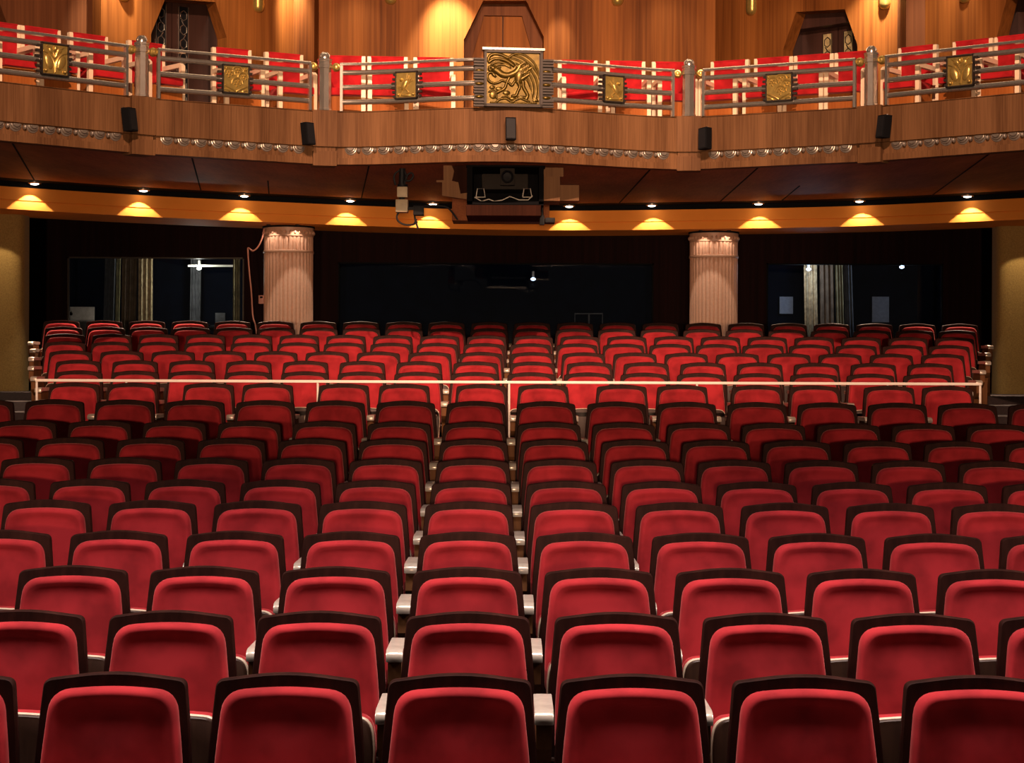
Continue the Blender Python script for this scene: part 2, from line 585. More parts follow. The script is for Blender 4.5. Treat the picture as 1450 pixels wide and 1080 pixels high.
for i, (a, c, t) in enumerate(WIN):
    wo = thing('window_%d' % (i + 1), ((wx(a) + wx(c)) / 2, WD, zsill), wl[i], None, None, 'structure')
    x0, x1, z1 = wx(a), wx(c), wz(t)
    b = B()
    fw = 0.022
    for cx_, cz_, sx_, sz_ in ((x0 + fw / 2, (zsill + z1) / 2, fw, z1 - zsill), (x1 - fw / 2, (zsill + z1) / 2, fw, z1 - zsill),
                               ((x0 + x1) / 2, z1 - fw / 2, x1 - x0, fw), ((x0 + x1) / 2, zsill + fw / 2, x1 - x0, fw)):
        b.box((cx_, WD + 0.02, cz_), (sx_, 0.05, sz_))
    b.build('window_frame', M['darksteel'] if i == 0 else M['black'], wo, False)
    b = B()
    b.box(((x0 + x1) / 2, WD + 0.03, (zsill + z1) / 2), (x1 - x0 - 2 * fw, 0.008, z1 - zsill - 2 * fw))
    b.build('pane', M['glass'], wo, False)
    # the booth behind it
    b = B()
    xa, xb, zt = x0 - 0.35, x1 + 0.35, z1 + 0.35
    yb, ya = WD + 2.0, WD + 0.16
    zb0 = BACKFLOOR
    b.box(((xa + xb) / 2, yb + 0.03, (zb0 + zt) / 2), (xb - xa, 0.06, zt - zb0))
    b.box((xa - 0.03, (ya + yb) / 2, (zb0 + zt) / 2), (0.06, yb - ya, zt - zb0))
    b.box((xb + 0.03, (ya + yb) / 2, (zb0 + zt) / 2), (0.06, yb - ya, zt - zb0))
    b.box(((xa + xb) / 2, (ya + yb) / 2, zt + 0.03), (xb - xa, yb - ya, 0.06))
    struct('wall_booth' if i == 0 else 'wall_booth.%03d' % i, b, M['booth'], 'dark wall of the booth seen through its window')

# ---------------------------------------------------------------- olive side walls beside the seats
for nm, pxe, d, sgn in (('wall_left', 31, 24.35, -1), ('wall_right', 1414, 25.6, 1)):
    xe = P(pxe, 450, d).x
    b = B()
    pl = rounded([(xe, d), (xe + sgn * 1.8, d - 0.12), (xe + sgn * 1.8, d + 0.4), (xe, d + 0.4)], [0.16, 0, 0, 0.05], 6)
    b.prism(pl, lambda x, y: (x, y, 0.3), lambda x, y: (x, y, ZB + 0.02))
    struct(nm, b, M['olive'], 'olive fabric side wall under the balcony', True)
    spot('side_wall_lamp', (xe + sgn * 0.32, d - 0.50, ZB - 0.02), (xe + sgn * 0.32, d - 0.45, 0), 26, (1.0, 0.78, 0.5), 98, 0.12, 0.02)

# ---------------------------------------------------------------- gallery floor and wall above the balcony
b = B()
gfloor = [(x, y + 0.06) for x, y in lip] + [(8.8, 17.0), (8.8, 26.5), (-8.8, 26.5), (-8.8, 16.4)]
b.prism(gfloor, lambda x, y: (x, y, CZ + 2.37), lambda x, y: (x, y, CZ + 2.42))
struct('floor_balcony', b, M['carpet'], 'floor of the balcony behind the railing')
GF = CZ + 2.42
GT = CZ + 5.4

def ray_on(px, a, c):
    """parameter along the plan line a-c where the sight line of column px meets it"""
    k = (px - 725) / F
    return (k * a[1] - a[0]) / ((c[0] - a[0]) - k * (c[1] - a[1]))


def plan(px, d):
    return ((px - 725) * d / F, d)


def wall_bay(name, a, c, m, label, niche=None, depth=0.22):
    """upright wall from plan point a to c, cut by a niche [(px, py)...] given from its foot up and down again"""
    L = math.dist(a, c)
    t = Vector((c[0] - a[0], c[1] - a[1])) / L
    nrm = Vector((-t.y, t.x))            # away from the stage
    poly = [(0, GF)]
    if niche:
        for px, py in niche:
            s = ray_on(px, a, c) * L
            d = a[1] + t.y * s
            poly.append((s, GF if py is None else CZ - (py - 525 - (px - 725) * ROLL) * d / F))
    poly += [(L, GF), (L, GT), (0, GT)]
    b = B()
    b.prism(poly, lambda s, z: (a[0] + t.x * s, a[1] + t.y * s, z), lambda s, z: (a[0] + t.x * s + nrm.x * depth, a[1] + t.y * s + nrm.y * depth, z))
    struct(name, b, m, label)
    return poly, t, nrm


W0a, W0b = plan(-160, 20.6), plan(146, 22.7)
W1a, W1b = plan(141, 22.15), plan(416, 23.9)
W2a, W2b = plan(441, 24.2), plan(1011, 24.5)
W3a, W3b = plan(1008, 24.9), plan(1284, 22.9)
W4a, W4b = plan(1306, 22.6), plan(1620, 20.4)
N1 = [(212, None), (212, 48), (232, -2), (303, 3), (319, 53), (319, None)]
N2 = [(655, None), (655, 56), (682, 1), (743, 1), (768, 52), (768, None)]
N3 = [(1107, None), (1107, 70), (1125, 17), (1194, 13), (1212, 63), (1212, None)]
N0 = [(-80, None), (-80, 40), (-60, -20), (-8, -10), (14, 50), (14, None)]
N4 = [(1409, None), (1409, 55), (1424, -5), (1500, -10), (1520, 50), (1520, None)]
bays = [('wall_balcony', W0a, W0b, M['cherrydark'], N0, 'dark cherry wall behind the outermost balcony seats'),
        ('wall_balcony.001', W1a, W1b, M['cherry'], N1, 'warm cherry wall around a dark lattice door'),
        ('wall_balcony.002', W2a, W2b, M['cherry'], N2, 'broad cherry wall above the bronze eagle plaque'),
        ('wall_balcony.003', W3a, W3b, M['cherry'], N3, 'cherry wall around the door with gold panes'),
        ('wall_balcony.004', W4a, W4b, M['cherry'], N4, 'cherry wall at the far right of the balcony')]
for nm, a, c, m, ni, lab in bays:
    wall_bay(nm, a, c, m, lab, ni)
# pilasters in the folds
for i, (p0, p1, d) in enumerate(((414, 443, 23.75), (1281, 1308, 22.55))):
    b = B()
    a, c = plan(p0, d), plan(p1, d)
    b.prism([(a[0], d), (c[0], d), (c[0] + 0.02, d + 0.75), (a[0] - 0.02, d + 0.75)], lambda x, y: (x, y, GF), lambda x, y: (x, y, GT))
    struct('trim_%d' % (11 + i), b, M['cherrydark'] if i else M['cherry'], 'narrow wooden pilaster in the fold of the balcony wall')


def niche_door(num, a, c, niche, m_reveal, m_leaf, label, lattice, head):
    """a recessed double door behind the chamfered niche"""
    L = math.dist(a, c)
    t = Vector((c[0] - a[0], c[1] - a[1])) / L
    nrm = Vector((-t.y, t.x))
    s = [ray_on(px, a, c) * L for px, py in niche]
    s0, s1 = min(s), max(s)
    mid = (s0 + s1) / 2
    def W(u, z, dep):
        return Vector((a[0] + t.x * (mid + u) + nrm.x * dep, a[1] + t.y * (mid + u) + nrm.y * dep, z))
    hw = (s1 - s0) / 2
    top = GF + head
    o = thing('door_%d' % num, W(0, GF, 0.5), label, None, None, 'structure')
    dz = 0.235 if lattice is None else 0.40
    b = B()
    if lattice is None:
        iw, ic = hw - 0.03, hw - 0.27
        poly = [(-hw - 0.1, GF), (-iw, GF), (-iw, top - 0.85), (-ic, top), (ic, top), (iw, top - 0.85), (iw, GF), (hw + 0.1, GF), (hw + 0.1, top + 0.5), (-hw - 0.1, top + 0.5)]
    else:
        iw = hw - 0.01
        poly = [(-hw - 0.1, GF), (-iw, GF), (-iw, top), (iw, top), (iw, GF), (hw + 0.1, GF), (hw + 0.1, top + 0.9), (-hw - 0.1, top + 0.9)]
    b.prism(poly, lambda u, z: W(u, z, 0.225), lambda u, z: W(u, z, dz + 0.03))
    b.build('door_frame', m_reveal, o, False)
    for sg in (-1, 1):
        b = B()
        pl = [(sg * 0.006, GF + 0.01), (sg * (iw + 0.02), GF + 0.01), (sg * (iw + 0.02), top + 0.02), (sg * 0.006, top + 0.02)]
        b.prism(pl, lambda u, z: W(u, z, dz + 0.03), lambda u, z: W(u, z, dz + 0.08))
        leaf = b.build('door_leaf', m_leaf, o, False)
        if lattice:
            u0, u1 = sg * 0.09, sg * 0.225
            z0, z1 = GF + 0.55, top - 0.07
            b = B()
            b.prism([(u0, z0), (u1, z0), (u1, z1), (u0, z1)], lambda u, z: W(u, z, dz + 0.022), lambda u, z: W(u, z, dz + 0.035))
            pane = b.build('door_pane', M['doorlite'] if lattice == 'gold' else M['blackmetal'], leaf, False)
            b = B()
            uc, k = (u0 + u1) / 2, 0
            z = z1 - 0.11
            while z > z0:
                ring = [W(uc + 0.05 * math.cos(q * PI / 3 + 0.5), z + 0.065 * math.sin(q * PI / 3 + 0.5), dz + 0.018) for q in range(7)]
                b.tube(ring, 0.007, 5)
                b.tube([W(uc + (0.03 if k % 2 else -0.03), z - 0.06, dz + 0.018), W(uc, z - 0.11, dz + 0.018)], 0.007, 5)
                z -= 0.175
                k += 1
            b.tube([W(u0, z0, dz + 0.018), W(u0, z1, dz + 0.018), W(u1, z1, dz + 0.018), W(u1, z0, dz + 0.018)], 0.006, 4)
            b.build('lattice', M['steel'] if lattice != 'gold' else M['darksteel'], leaf)
    return o


niche_door(1, W1a, W1b, N1, M['doorwood'], M['doorwood'], 'dark double door with silver lattice strips', 'silver', 2.17)
niche_door(2, W2a, W2b, N2, M['cherrydark'], M['cherry'], 'cherry double door in the niche above the eagle plaque', None, 2.24)
niche_door(3, W3a, W3b, N3, M['doorwood'], M['doorwood'], 'dark double door with two gold patterned panes', 'gold', 2.02)
niche_door(4, W0a, W0b, N0, M['doorwood'], M['doorwood'], 'dark door niche cut by the edge of the photo, by the leafy emblem', 'silver', 2.0)
niche_door(5, W4a, W4b, N4, M['doorwood'], M['doorwood'], 'dark door niche cut by the edge of the photo, by the pilaster', 'silver', 2.0)

# ================================================================ seats
def arch_poly(hw_top, z_top, rise, hw_mid, z_mid, hw_bot, z_bot, r_top, r_bot=0.02):
    pl = [(-hw_bot, z_bot), (hw_bot, z_bot), (hw_mid, z_mid), (hw_top, z_top), (0.0, z_top + rise * 1.0), (-hw_top, z_top), (-hw_mid, z_mid)]
    pts = rounded(pl, [r_bot, r_bot, 0.10, r_top, 0.17, r_top, 0.10], 6)
    return pts


TILT = 0.13
def lean(z):
    return (z - 0.45) * TILT


def dense(pts, step=0.02):
    out = []
    for i in range(len(pts)):
        a, c = Vector(pts[i]), Vector(pts[(i + 1) % len(pts)])
        k = max(1, int((c - a).length / step))
        out += [tuple(a.lerp(c, j / k)) for j in range(k)]
    return out


def pad(b, pts, offs, cz, to3):
    """domed upholstery over an outline: rings moved inwards by offs[(inset, height)]"""
    hw = max(abs(p[0]) for p in pts)
    hh = max(abs(p[1] - cz) for p in pts)
    rings = []
    for o, h in offs:
        sx, sz = 1 - o / hw, 1 - o / hh
        rings.append([b.bm.verts.new(to3(p[0] * sx, cz + (p[1] - cz) * sz, h)) for p in pts])
    b._loft(rings)


def seat_meshes():
    out = {}
    fr = arch_poly(0.226, 0.893, 0.030, 0.248, 0.66, 0.250, 0.33, 0.024)
    b = B()
    def fy(off):
        return lambda x, z: (x, lean(z) + off + 0.10 * x * x, z)
    ins = [(p[0] * 0.985, 0.62 + (p[1] - 0.62) * 0.985) for p in fr]
    rings = []
    for pts, off in ((ins, -0.004), (fr, 0.004), (fr, 0.030), (ins, 0.038)):
        rings.append([b.bm.verts.new(fy(off)(*p)) for p in pts])
    b._loft(rings)
    out['backrest_frame'] = b.mesh('backrest_frame', M['frame'])
    cu = dense(arch_poly(0.200, 0.862, 0.018, 0.228, 0.60, 0.228, 0.40, 0.066, 0.04))
    b = B()
    pad(b, cu, [(0, 0.0), (0.0, 0.016), (0.003, 0.030), (0.009, 0.041), (0.017, 0.046), (0.026, 0.045), (0.040, 0.038), (0.058, 0.034), (0.085, 0.033), (0.13, 0.035), (0.17, 0.037), (0.19, 0.038)],
        0.60, lambda x, z, h: (x, lean(z) - 0.002 - h + 0.10 * x * x, z))
    out['back_cushion'] = b.mesh('back_cushion', M['velvet'], True, 60)
    # tipped-up seat: wooden shell towards the stage, cream edge, red cushion behind it
    sh = arch_poly(0.205, 0.560, 0.014, 0.222, 0.46, 0.205, 0.20, 0.05, 0.03)
    def sy(off):
        return lambda x, z: (x, -0.125 - (0.57 - z) * 0.10 + off, z)
    b = B()
    rings = []
    for k, off in ((0.96, -0.030), (0.985, -0.026), (0.985, 0.0)):
        rings.append([b.bm.verts.new(sy(off)(p[0] * k, 0.4 + (p[1] - 0.4) * k)) for p in sh])
    b._loft(rings)
    b.cyl((-0.247, -0.09, 0.40), (0.247, -0.09, 0.40), 0.012, n=8)
    out['seat_shell'] = b.mesh('seat_shell', M['shell'])
    b = B()
    rings = []
    for k, off in ((0.995, -0.014), (1.012, -0.010), (1.012, 0.006), (0.995, 0.010)):
        rings.append([b.bm.verts.new(sy(off)(p[0] * k, 0.4 + (p[1] - 0.4) * k)) for p in sh])
    b._loft(rings)
    out['seat_rim'] = b.mesh('seat_rim', M['rim'])
    b = B()
    cs = dense(sh, 0.03)
    pad(b, cs, [(0.0, 0.0), (-0.004, 0.02), (-0.004, 0.045), (0.004, 0.065), (0.02, 0.075), (0.08, 0.08), (0.15, 0.082)], 0.4,
        lambda x, z, h: (x, -0.115 - (0.57 - z) * 0.10 + h, z))
    out['seat_cushion'] = b.mesh('seat_cushion', M['velvet'], True, 60)
    # armrest: cap, and the wooden panel with its foot below
    b = B()
    side = [(-0.05, 0.600), (-0.05, 0.634), (-0.36, 0.636), (-0.395, 0.631), (-0.412, 0.618), (-0.416, 0.602), (-0.412, 0.588), (-0.395, 0.590), (-0.36, 0.598)]
    rings = []
    for x, k in ((-0.033, 0.94), (-0.030, 1.0), (0.030, 1.0), (0.033, 0.94)):
        rings.append([b.bm.verts.new((x, -0.23 + (y + 0.23) * (1 - (1 - k) * 0.15), 0.612 + (z - 0.612) * k)) for y, z in side])
    b._loft(rings)
    out['armrest'] = b.mesh('armrest', M['arm'])
    b = B()
    pl = [(0.035, 0.0), (0.035, 0.50), (-0.06, 0.53), (-0.10, 0.60), (-0.392, 0.594), (-0.392, 0.50), (-0.36, 0.47), (-0.30, 0.44), (-0.27, 0.38), (-0.27, 0.04), (-0.31, 0.0)]
    b.prism(pl, lambda y, z: (-0.027, y, z), lambda y, z: (0.027, y, z))
    out['armrest_support'] = b.mesh('armrest_support', M['armwood'])
    # hinge beam that carries the seat between its two supports, and the rear leg plate
    return out


SM = seat_meshes()


def seat_part(name, parent, loc=(0, 0, 0)):
    o = bpy.data.objects.new(name, SM[name])
    COL.objects.link(o)
    o.parent = parent
    o.location = loc
    return o


def copy_thing(src):
    r = src.copy()
    COL.objects.link(r)
    for ch in src.children:
        c = ch.copy()
        COL.objects.link(c)
        c.parent = r
        for g in ch.children:
            e = g.copy()
            COL.objects.link(e)
            e.parent = c
    return r


proto = None
for ri, (d, fz, xs, hp) in enumerate(ROWS):
    for si, x in enumerate(xs):
        if ri == 17:
            row = 'back row'
        elif ri == 0:
            row = 'front row'
        else:
            row = ORD[ri + 1] + ' row from the front'
        label = 'red velvet theatre seat, %s from the left in the %s' % (ORD[si + 1], row)
        group = 'red theatre seats in the ' + row
        if proto is None:
            o = thing('theatre_seat', (x, d, fz), label, 'seat', group)
            for nm in ('backrest_frame', 'back_cushion', 'seat_shell', 'seat_rim', 'seat_cushion'):
                seat_part(nm, o)
            ar = seat_part('armrest', o)
            su = seat_part('armrest_support', ar)
            ar.location.x = -hp
            proto = o
        else:
            o = copy_thing(proto)
            tag(o, label, 'seat', group)
            o.location = (x, d, fz)
            for ch in o.children:
                if ch.name.startswith('armrest'):
                    ch.location.x = -hp
        last = si == len(xs) - 1 or xs[si + 1] - x > 0.62
        if last:
            ar = seat_part('armrest', o, (hp, 0, 0))
            seat_part('armrest_support', ar)

# ================================================================ heads of the two front-of-house lamps, with added unseen plates that block their light below
for sx, wh in ((-1, 'the laptop side'), (1, 'the pinned-papers side')):
    c = Vector((sx * 1.3, 6.0, CZ + 7.4))
    o = thing('unseen_lantern', c + Vector((0, -0.25, 0)), 'unseen black lantern with an added light-blocking plate, over the front rows, towards ' + wh, 'stage light')
    b = B()
    b.box(c + Vector((0, -0.32, 0)), (0.26, 0.42, 0.26), 0.03)
    b.build('lamp_body', M['blackmetal'], o)
    b = B()
    b.box(c + Vector((0, 0.42, -0.305 - 0.14)), (0.9, 0.01, 0.28))  # added plate that keeps the lamp's light off the middle rows
    b.box(c + Vector((0, 0.15, -0.36)), (0.04, 0.55, 0.01))
    b.build('light_blocker', M['blackmetal'], o, False)

# ================================================================ handrail in front of the raised rows
RD = 17.42
railz = P(725, 541, RD).z
rx0, rx1 = P(50, 541, RD).x, P(1390, 541, RD).x
hr = thing('handrail', ((rx0 + rx1) / 2, RD, ROWS[11][1]), 'long white handrail on thin posts in front of the raised rear rows', 'handrail')
b = B()
b.box(((rx0 + rx1) / 2, RD, railz), (rx1 - rx0, 0.03, 0.026), 0.008)
b.build('top_rail', M['whiterail'], hr)
for px in (50, 179, 450, 721, 987, 1257, 1390):
    x = P(px, 541, RD).x
    x = min(max(x, rx0 + 0.013), rx1 - 0.013)
    b = B()
    b.cyl((x, RD, ROWS[11][1]), (x, RD, railz - 0.01), 0.011, n=10)
    b.cyl((x, RD, ROWS[11][1]), (x, RD, ROWS[11][1] + 0.01), 0.03, n=12)
    b.build('rail_post', M['whiterail'], hr)

# ================================================================ pillars
def pillar(px, d, label, ytop):
    x = P(px, 400, d).x
    o = thing('pillar', (x, d, BACKFLOOR), label, 'pillar', None, 'structure')
    r = 0.345
    z0, z1 = BACKFLOOR, ZB
    reeds = 34
    def reed(f, z):
        t = (f * reeds) % 1.0
        return 0.955 + 0.045 * math.sin(PI * t) ** 0.7
    zr1, zr2 = z1 - 0.36, z1 - 0.15
    b = B()
    b.lathe([(r, z0), (r, zr1 - 0.02)], (x, d, 0), reeds * 8, reed)
    b.build('shaft', M['pillar'], o, True, 50)
    b = B()
    b.lathe([(r * 1.015, zr1 - 0.02), (r * 1.03, zr1 - 0.012), (r * 1.03, zr1 + 0.012), (r * 1.015, zr1 + 0.02)], (x, d, 0), 64)
    b.build('ring_band', M['pillarband'], o)
    b = B()
    b.lathe([(r, zr1 + 0.02), (r, zr2)], (x, d, 0), reeds * 8, reed)
    b.build('upper_shaft', M['pillar'], o, True, 50)
    b = B()
    b.lathe([(r * 0.99, zr2), (r * 1.02, zr2 + 0.004), (r * 1.02, z1 - 0.025)], (x, d, 0), 64)
    for k in range(reeds):
        a = 2 * PI * (k + 0.5) / reeds
        b.ball((x + r * 1.02 * math.cos(a), d + r * 1.02 * math.sin(a), zr2 + 0.055), (0.018, 0.018, 0.026), 8)
    b.build('frieze_molding', M['pillarband'], o, True)
    b = B()
    b.lathe([(r * 1.06, z1 - 0.025), (r * 1.06, z1 - 0.002)], (x, d, 0), 64)
    b.build('capital', M['black'], o)
    for sg in (-1, 1):
        lx, ly = x + sg * 0.20 - 0.03, d - 0.41
        b = B()
        b.lathe([(0.022, -0.012), (0.030, -0.010), (0.030, 0.0), (0.022, 0.0)], (lx, ly, z1 - 0.001), 16)
        b.build('lamp_ring', M['blackmetal'], o)
        spot('pillar_lamp', (lx, ly, z1 - 0.02), (lx, ly + 0.03, 0), 5, (1.0, 0.78, 0.60), 110, 0.15, 0.01)
    return o


pillar(408.5, 26.28, 'reeded peach pillar beside the laptop window', 322)
pillar(1010.5, 27.0, 'reeded peach pillar beside the window with pinned papers', 328)

# ================================================================ downlights in the black strip
DL = [(48, 254), (202, 265), (345, 273), (495, 279), (612, 282), (805, 286), (922, 287), (1073, 281), (1216, 276), (1369, 269)]
WHERE = ['first from the left', 'second from the left', 'third from the left', 'above the reeded pillar nearer the laptop window', 'between the cream camera boxes and the projector',
         'first to the right of the projector', 'second to the right of the projector', 'third from the right', 'second from the right', 'first from the right']
for i, (px, py) in enumerate(DL):
    k = (px - 725) / F
    x = k * 25.5
    for _ in range(12):
        x = k * (smooth_path(FASCIA, x) - 0.17)
    y = smooth_path(FASCIA, x) - 0.17
    o = thing('downlight', (x, y, ZT - 0.012), 'small round lit downlight in the black strip, ' + WHERE[i], 'downlight', 'downlights along the orange band')
    b = B()
    b.lathe([(0.075, -0.014), (0.085, -0.010), (0.085, 0.012), (0.060, 0.012), (0.060, -0.008)], (x, y, ZT - 0.012), 28)
    b.build('trim_ring', M['steel'], o)
    b = B()
    b.lathe([(0.001, -0.028), (0.030, -0.026), (0.050, -0.018), (0.057, -0.006), (0.056, 0.010), (0.001, 0.010)], (x, y, ZT - 0.012), 28)
    b.build('lens', M['bulb'], o)
    l = spot('downlight_lamp', (x, y, ZT - 0.055), (x, y, 0), 34, (1.0, 0.88, 0.72), 99, 0.03, 0.012)
    spot('downlight_lamp', (x, y, ZT - 0.055), (x, y - 0.40, ZT - 1.0), 520, (1.0, 0.66, 0.44), 66, 0.5, 0.02)

# ================================================================ balcony front: parapet, posts, railings
par = thing('balcony_parapet', (0, 18.8, ZL), 'curved walnut balcony parapet with a band of silver scallop ornaments', 'balcony')
bay_word = ['outer left', 'inner left', 'middle', 'inner right', 'outer right']
for i, (nm, a, c, bl) in enumerate(BAYS):
    n = 28 if bl else 10
    path = seg_path(a, c, n, bl)
    b = B()
    b.sweep(path, [(0.0, ZW), (0.0, ZR - 0.012), (0.012, ZR - 0.006), (0.012, ZR), (-0.16, ZR), (-0.16, ZW)])
    b.build('fascia_panel', M['walnut'], par, True, 30)
    b = B()
    b.sweep(path, [(-0.035, ZL + 0.065), (-0.035, ZW), (-0.16, ZW), (-0.16, ZL), (-0.012, ZL), (-0.012, ZL + 0.065)])
    b.build('lower_strip', M['walnut'], par, True, 30)
    # scallop ornaments
    b = B()
    L = sum(math.dist(p, q) for p, q in zip(path, path[1:]))
    cnt = max(1, round((L - 0.36) / 0.172))
    for k in range(cnt):
        t = (0.18 + (L - 0.36) * (k + 0.5) / cnt) / L
        p = at_len(path, t)
        q = at_len(path, min(1, t + 0.004))
        tv = Vector((q[0] - p[0], q[1] - p[1])).normalized()
        nv = Vector((tv.y, -tv.x))
        rot = Matrix(((tv.x, nv.x, 0, 0), (tv.y, nv.y, 0, 0), (0, 0, 1, 0), (0, 0, 0, 1)))
        for (rw, rh, dep, dz) in ((0.069, 0.074, 0.010, 0.0), (0.054, 0.054, 0.026, 0.0), (0.038, 0.034, 0.042, 0.0)):
            zc = ZW - 0.012 + dz
            rings = []
            for kk, oo in ((1.0, -0.05), (1.0, dep - 0.046), (0.93, dep - 0.038), (0.80, dep - 0.034)):
                arc = [(rw * kk * math.cos(PI + PI * q / 12), rh * kk * math.sin(PI + PI * q / 12)) for q in range(13)]
                rings.append([b.bm.verts.new((p[0] + tv.x * u + nv.x * oo, p[1] + tv.y * u + nv.y * oo, zc + z)) for u, z in arc])
            b._loft(rings)
        if k < cnt - 1:
            p2 = at_len(path, t + 0.5 * (L - 0.36) / cnt / L)
            b.ball((p2[0] + nv.x * 0.0 - nv.x * 0.02, p2[1] - nv.y * 0.02, ZW - 0.036), (0.020, 0.030, 0.026), 10, rot)
    b.build('scallop_molding', M['silver'], par, True, 30)

POSTS = [(LP2, LEND, LP1, 'between left-hand leaf and dotted emblems'), (LP1, LP2, RP1, 'left of the eagle plaque, nearest to it'),
         (RP1, LP1, RP2, 'right of the eagle plaque, nearest to it'), (RP2, RP1, REND, 'between right-hand leaf and dotted emblems')]
for i, (p, a, c, wh) in enumerate(POSTS):
    tv = Vector((c[0] - a[0], c[1] - a[1])).normalized()
    ang = math.atan2(tv.y, tv.x)
    nv = Vector((tv.y, -tv.x))
    b = B()
    cc = Vector(p) + nv * -0.05
    b.box((cc.x, cc.y, (ZW - 0.005 + ZR + 0.006) / 2), (0.255, 0.22, ZR + 0.006 - ZW + 0.005), 0.006, ang)
    b.box((cc.x, cc.y, ZW - 0.03), (0.225, 0.16, 0.05), 0.0, ang)
    b.box((cc.x, cc.y, (ZL - 0.02 + ZW - 0.05) / 2), (0.245, 0.21, ZW - 0.05 - ZL + 0.02), 0.004, ang)
    b.build('pedestal', M['walnut'], par, False)
    o = thing('railing_post', (p[0], p[1], ZR + 0.006), 'octagonal steel railing post with domed cap, ' + wh, 'railing post', 'domed steel railing posts')
    z = ZR + 0.006
    b = B()
    b.lathe([(0.072, 0), (0.072, 0.02), (0.066, 0.024), (0.066, 0.43)], (p[0], p[1], z), 8)
    b.build('shaft', M['steel'], o, True, 30)
    b = B()
    b.lathe([(0.066, 0.43), (0.076, 0.432), (0.076, 0.47), (0.070, 0.474), (0.070, 0.50), (0.076, 0.504), (0.076, 0.525), (0.06, 0.527)], (p[0], p[1], z), 8)
    b.build('collar', M['steel'], o, True, 30)
    b = B()
    b.lathe([(0.052, 0.525), (0.052, 0.545)] + [(0.050 * math.cos(q * PI / 16), 0.545 + 0.050 * math.sin(q * PI / 16)) for q in range(1, 8)] + [(0.002, 0.596)], (p[0], p[1], z), 20)
    for q in range(8):
        aa = q * PI / 4
        b.tube([(p[0] + 0.052 * math.cos(aa) * math.cos(f), p[1] + 0.052 * math.sin(aa) * math.cos(f), z + 0.545 + 0.052 * math.sin(f)) for f in (0, 0.4, 0.8, 1.2)], 0.005, 5)
    b.build('dome_cap', M['steel'], o)
    for sg in (-1, 1):
        b = B()
        q = Vector(p) + tv * (sg * 0.118) + nv * 0.01
        b.ball((q.x, q.y, z + 0.445), (0.046, 0.046, 0.046), 16)
        q2 = q + nv * 0.042
        ring = [(q2.x + tv.x * 0.026 * math.cos(f * PI / 8), q2.y + tv.y * 0.026 * math.cos(f * PI / 8), z + 0.445 + 0.026 * math.sin(f * PI / 8)) for f in range(17)]
        b.tube(ring, 0.008, 6)
        b.build('scroll_ball', M['brass'], o)


def emblem_frame(path, t, zc):
    p = at_len(path, t)
    q, q0 = at_len(path, min(1, t + 0.01)), at_len(path, max(0, t - 0.01))
    tv = Vector((q[0] - q0[0], q[1] - q0[1])).normalized()
    nv = Vector((tv.y, -tv.x))
    def W(u, v, out):
        return Vector((p[0] + tv.x * u + nv.x * out, p[1] + tv.y * u + nv.y * out, zc + v))
    return W


def quad_box(b, W, u0, u1, v0, v1, o0, o1):
    b.prism([(u0, v0), (u1, v0), (u1, v1), (u0, v1)], lambda u, v: W(u, v, o0), lambda u, v: W(u, v, o1))


def curve_pts(pts, n=6):
    """smooth polyline through 2-D points"""
    out = []
    for i in range(len(pts) - 1):
        p0, p1, p2, p3 = (Vector(pts[j]) for j in (max(i - 1, 0), i, i + 1, min(i + 2, len(pts) - 1)))
        for k in range(n):
            t = k / n
            out.append(0.5 * ((2 * p1) + (p2 - p0) * t + (2 * p0 - 5 * p1 + 4 * p2 - p3) * t * t + (3 * p1 - p0 - 3 * p2 + p3) * t ** 3))
    out.append(Vector(pts[-1]))
    return out


def stroke(b, W, pts, r, out=0.0, n=6):
    q = curve_pts(pts, n) if len(pts) > 2 else [Vector(p) for p in pts]
    m = len(q) - 1
    b.tube([W(p.x, p.y, out) for p in q], [r * (0.45 + 0.55 * math.sin(PI * min(1, max(0, 0.12 + 0.76 * i / m)))) for i in range(m + 1)], 7)


def blob(b, W, u, v, ru, rv, dep, rot=0.0):
    c = W(u, v, 0)
    du, dn = W(1, 0, 0) - W(0, 0, 0), W(0, 0, 1) - W(0, 0, 0)
    base = Matrix(((du.x, dn.x, 0, 0), (du.y, dn.y, 0, 0), (0, 0, 1, 0), (0, 0, 0, 1)))
    b.ball(c, (ru, dep, rv), 14, base @ Matrix.Rotation(rot, 4, 'Y'))


lift_blob = blob


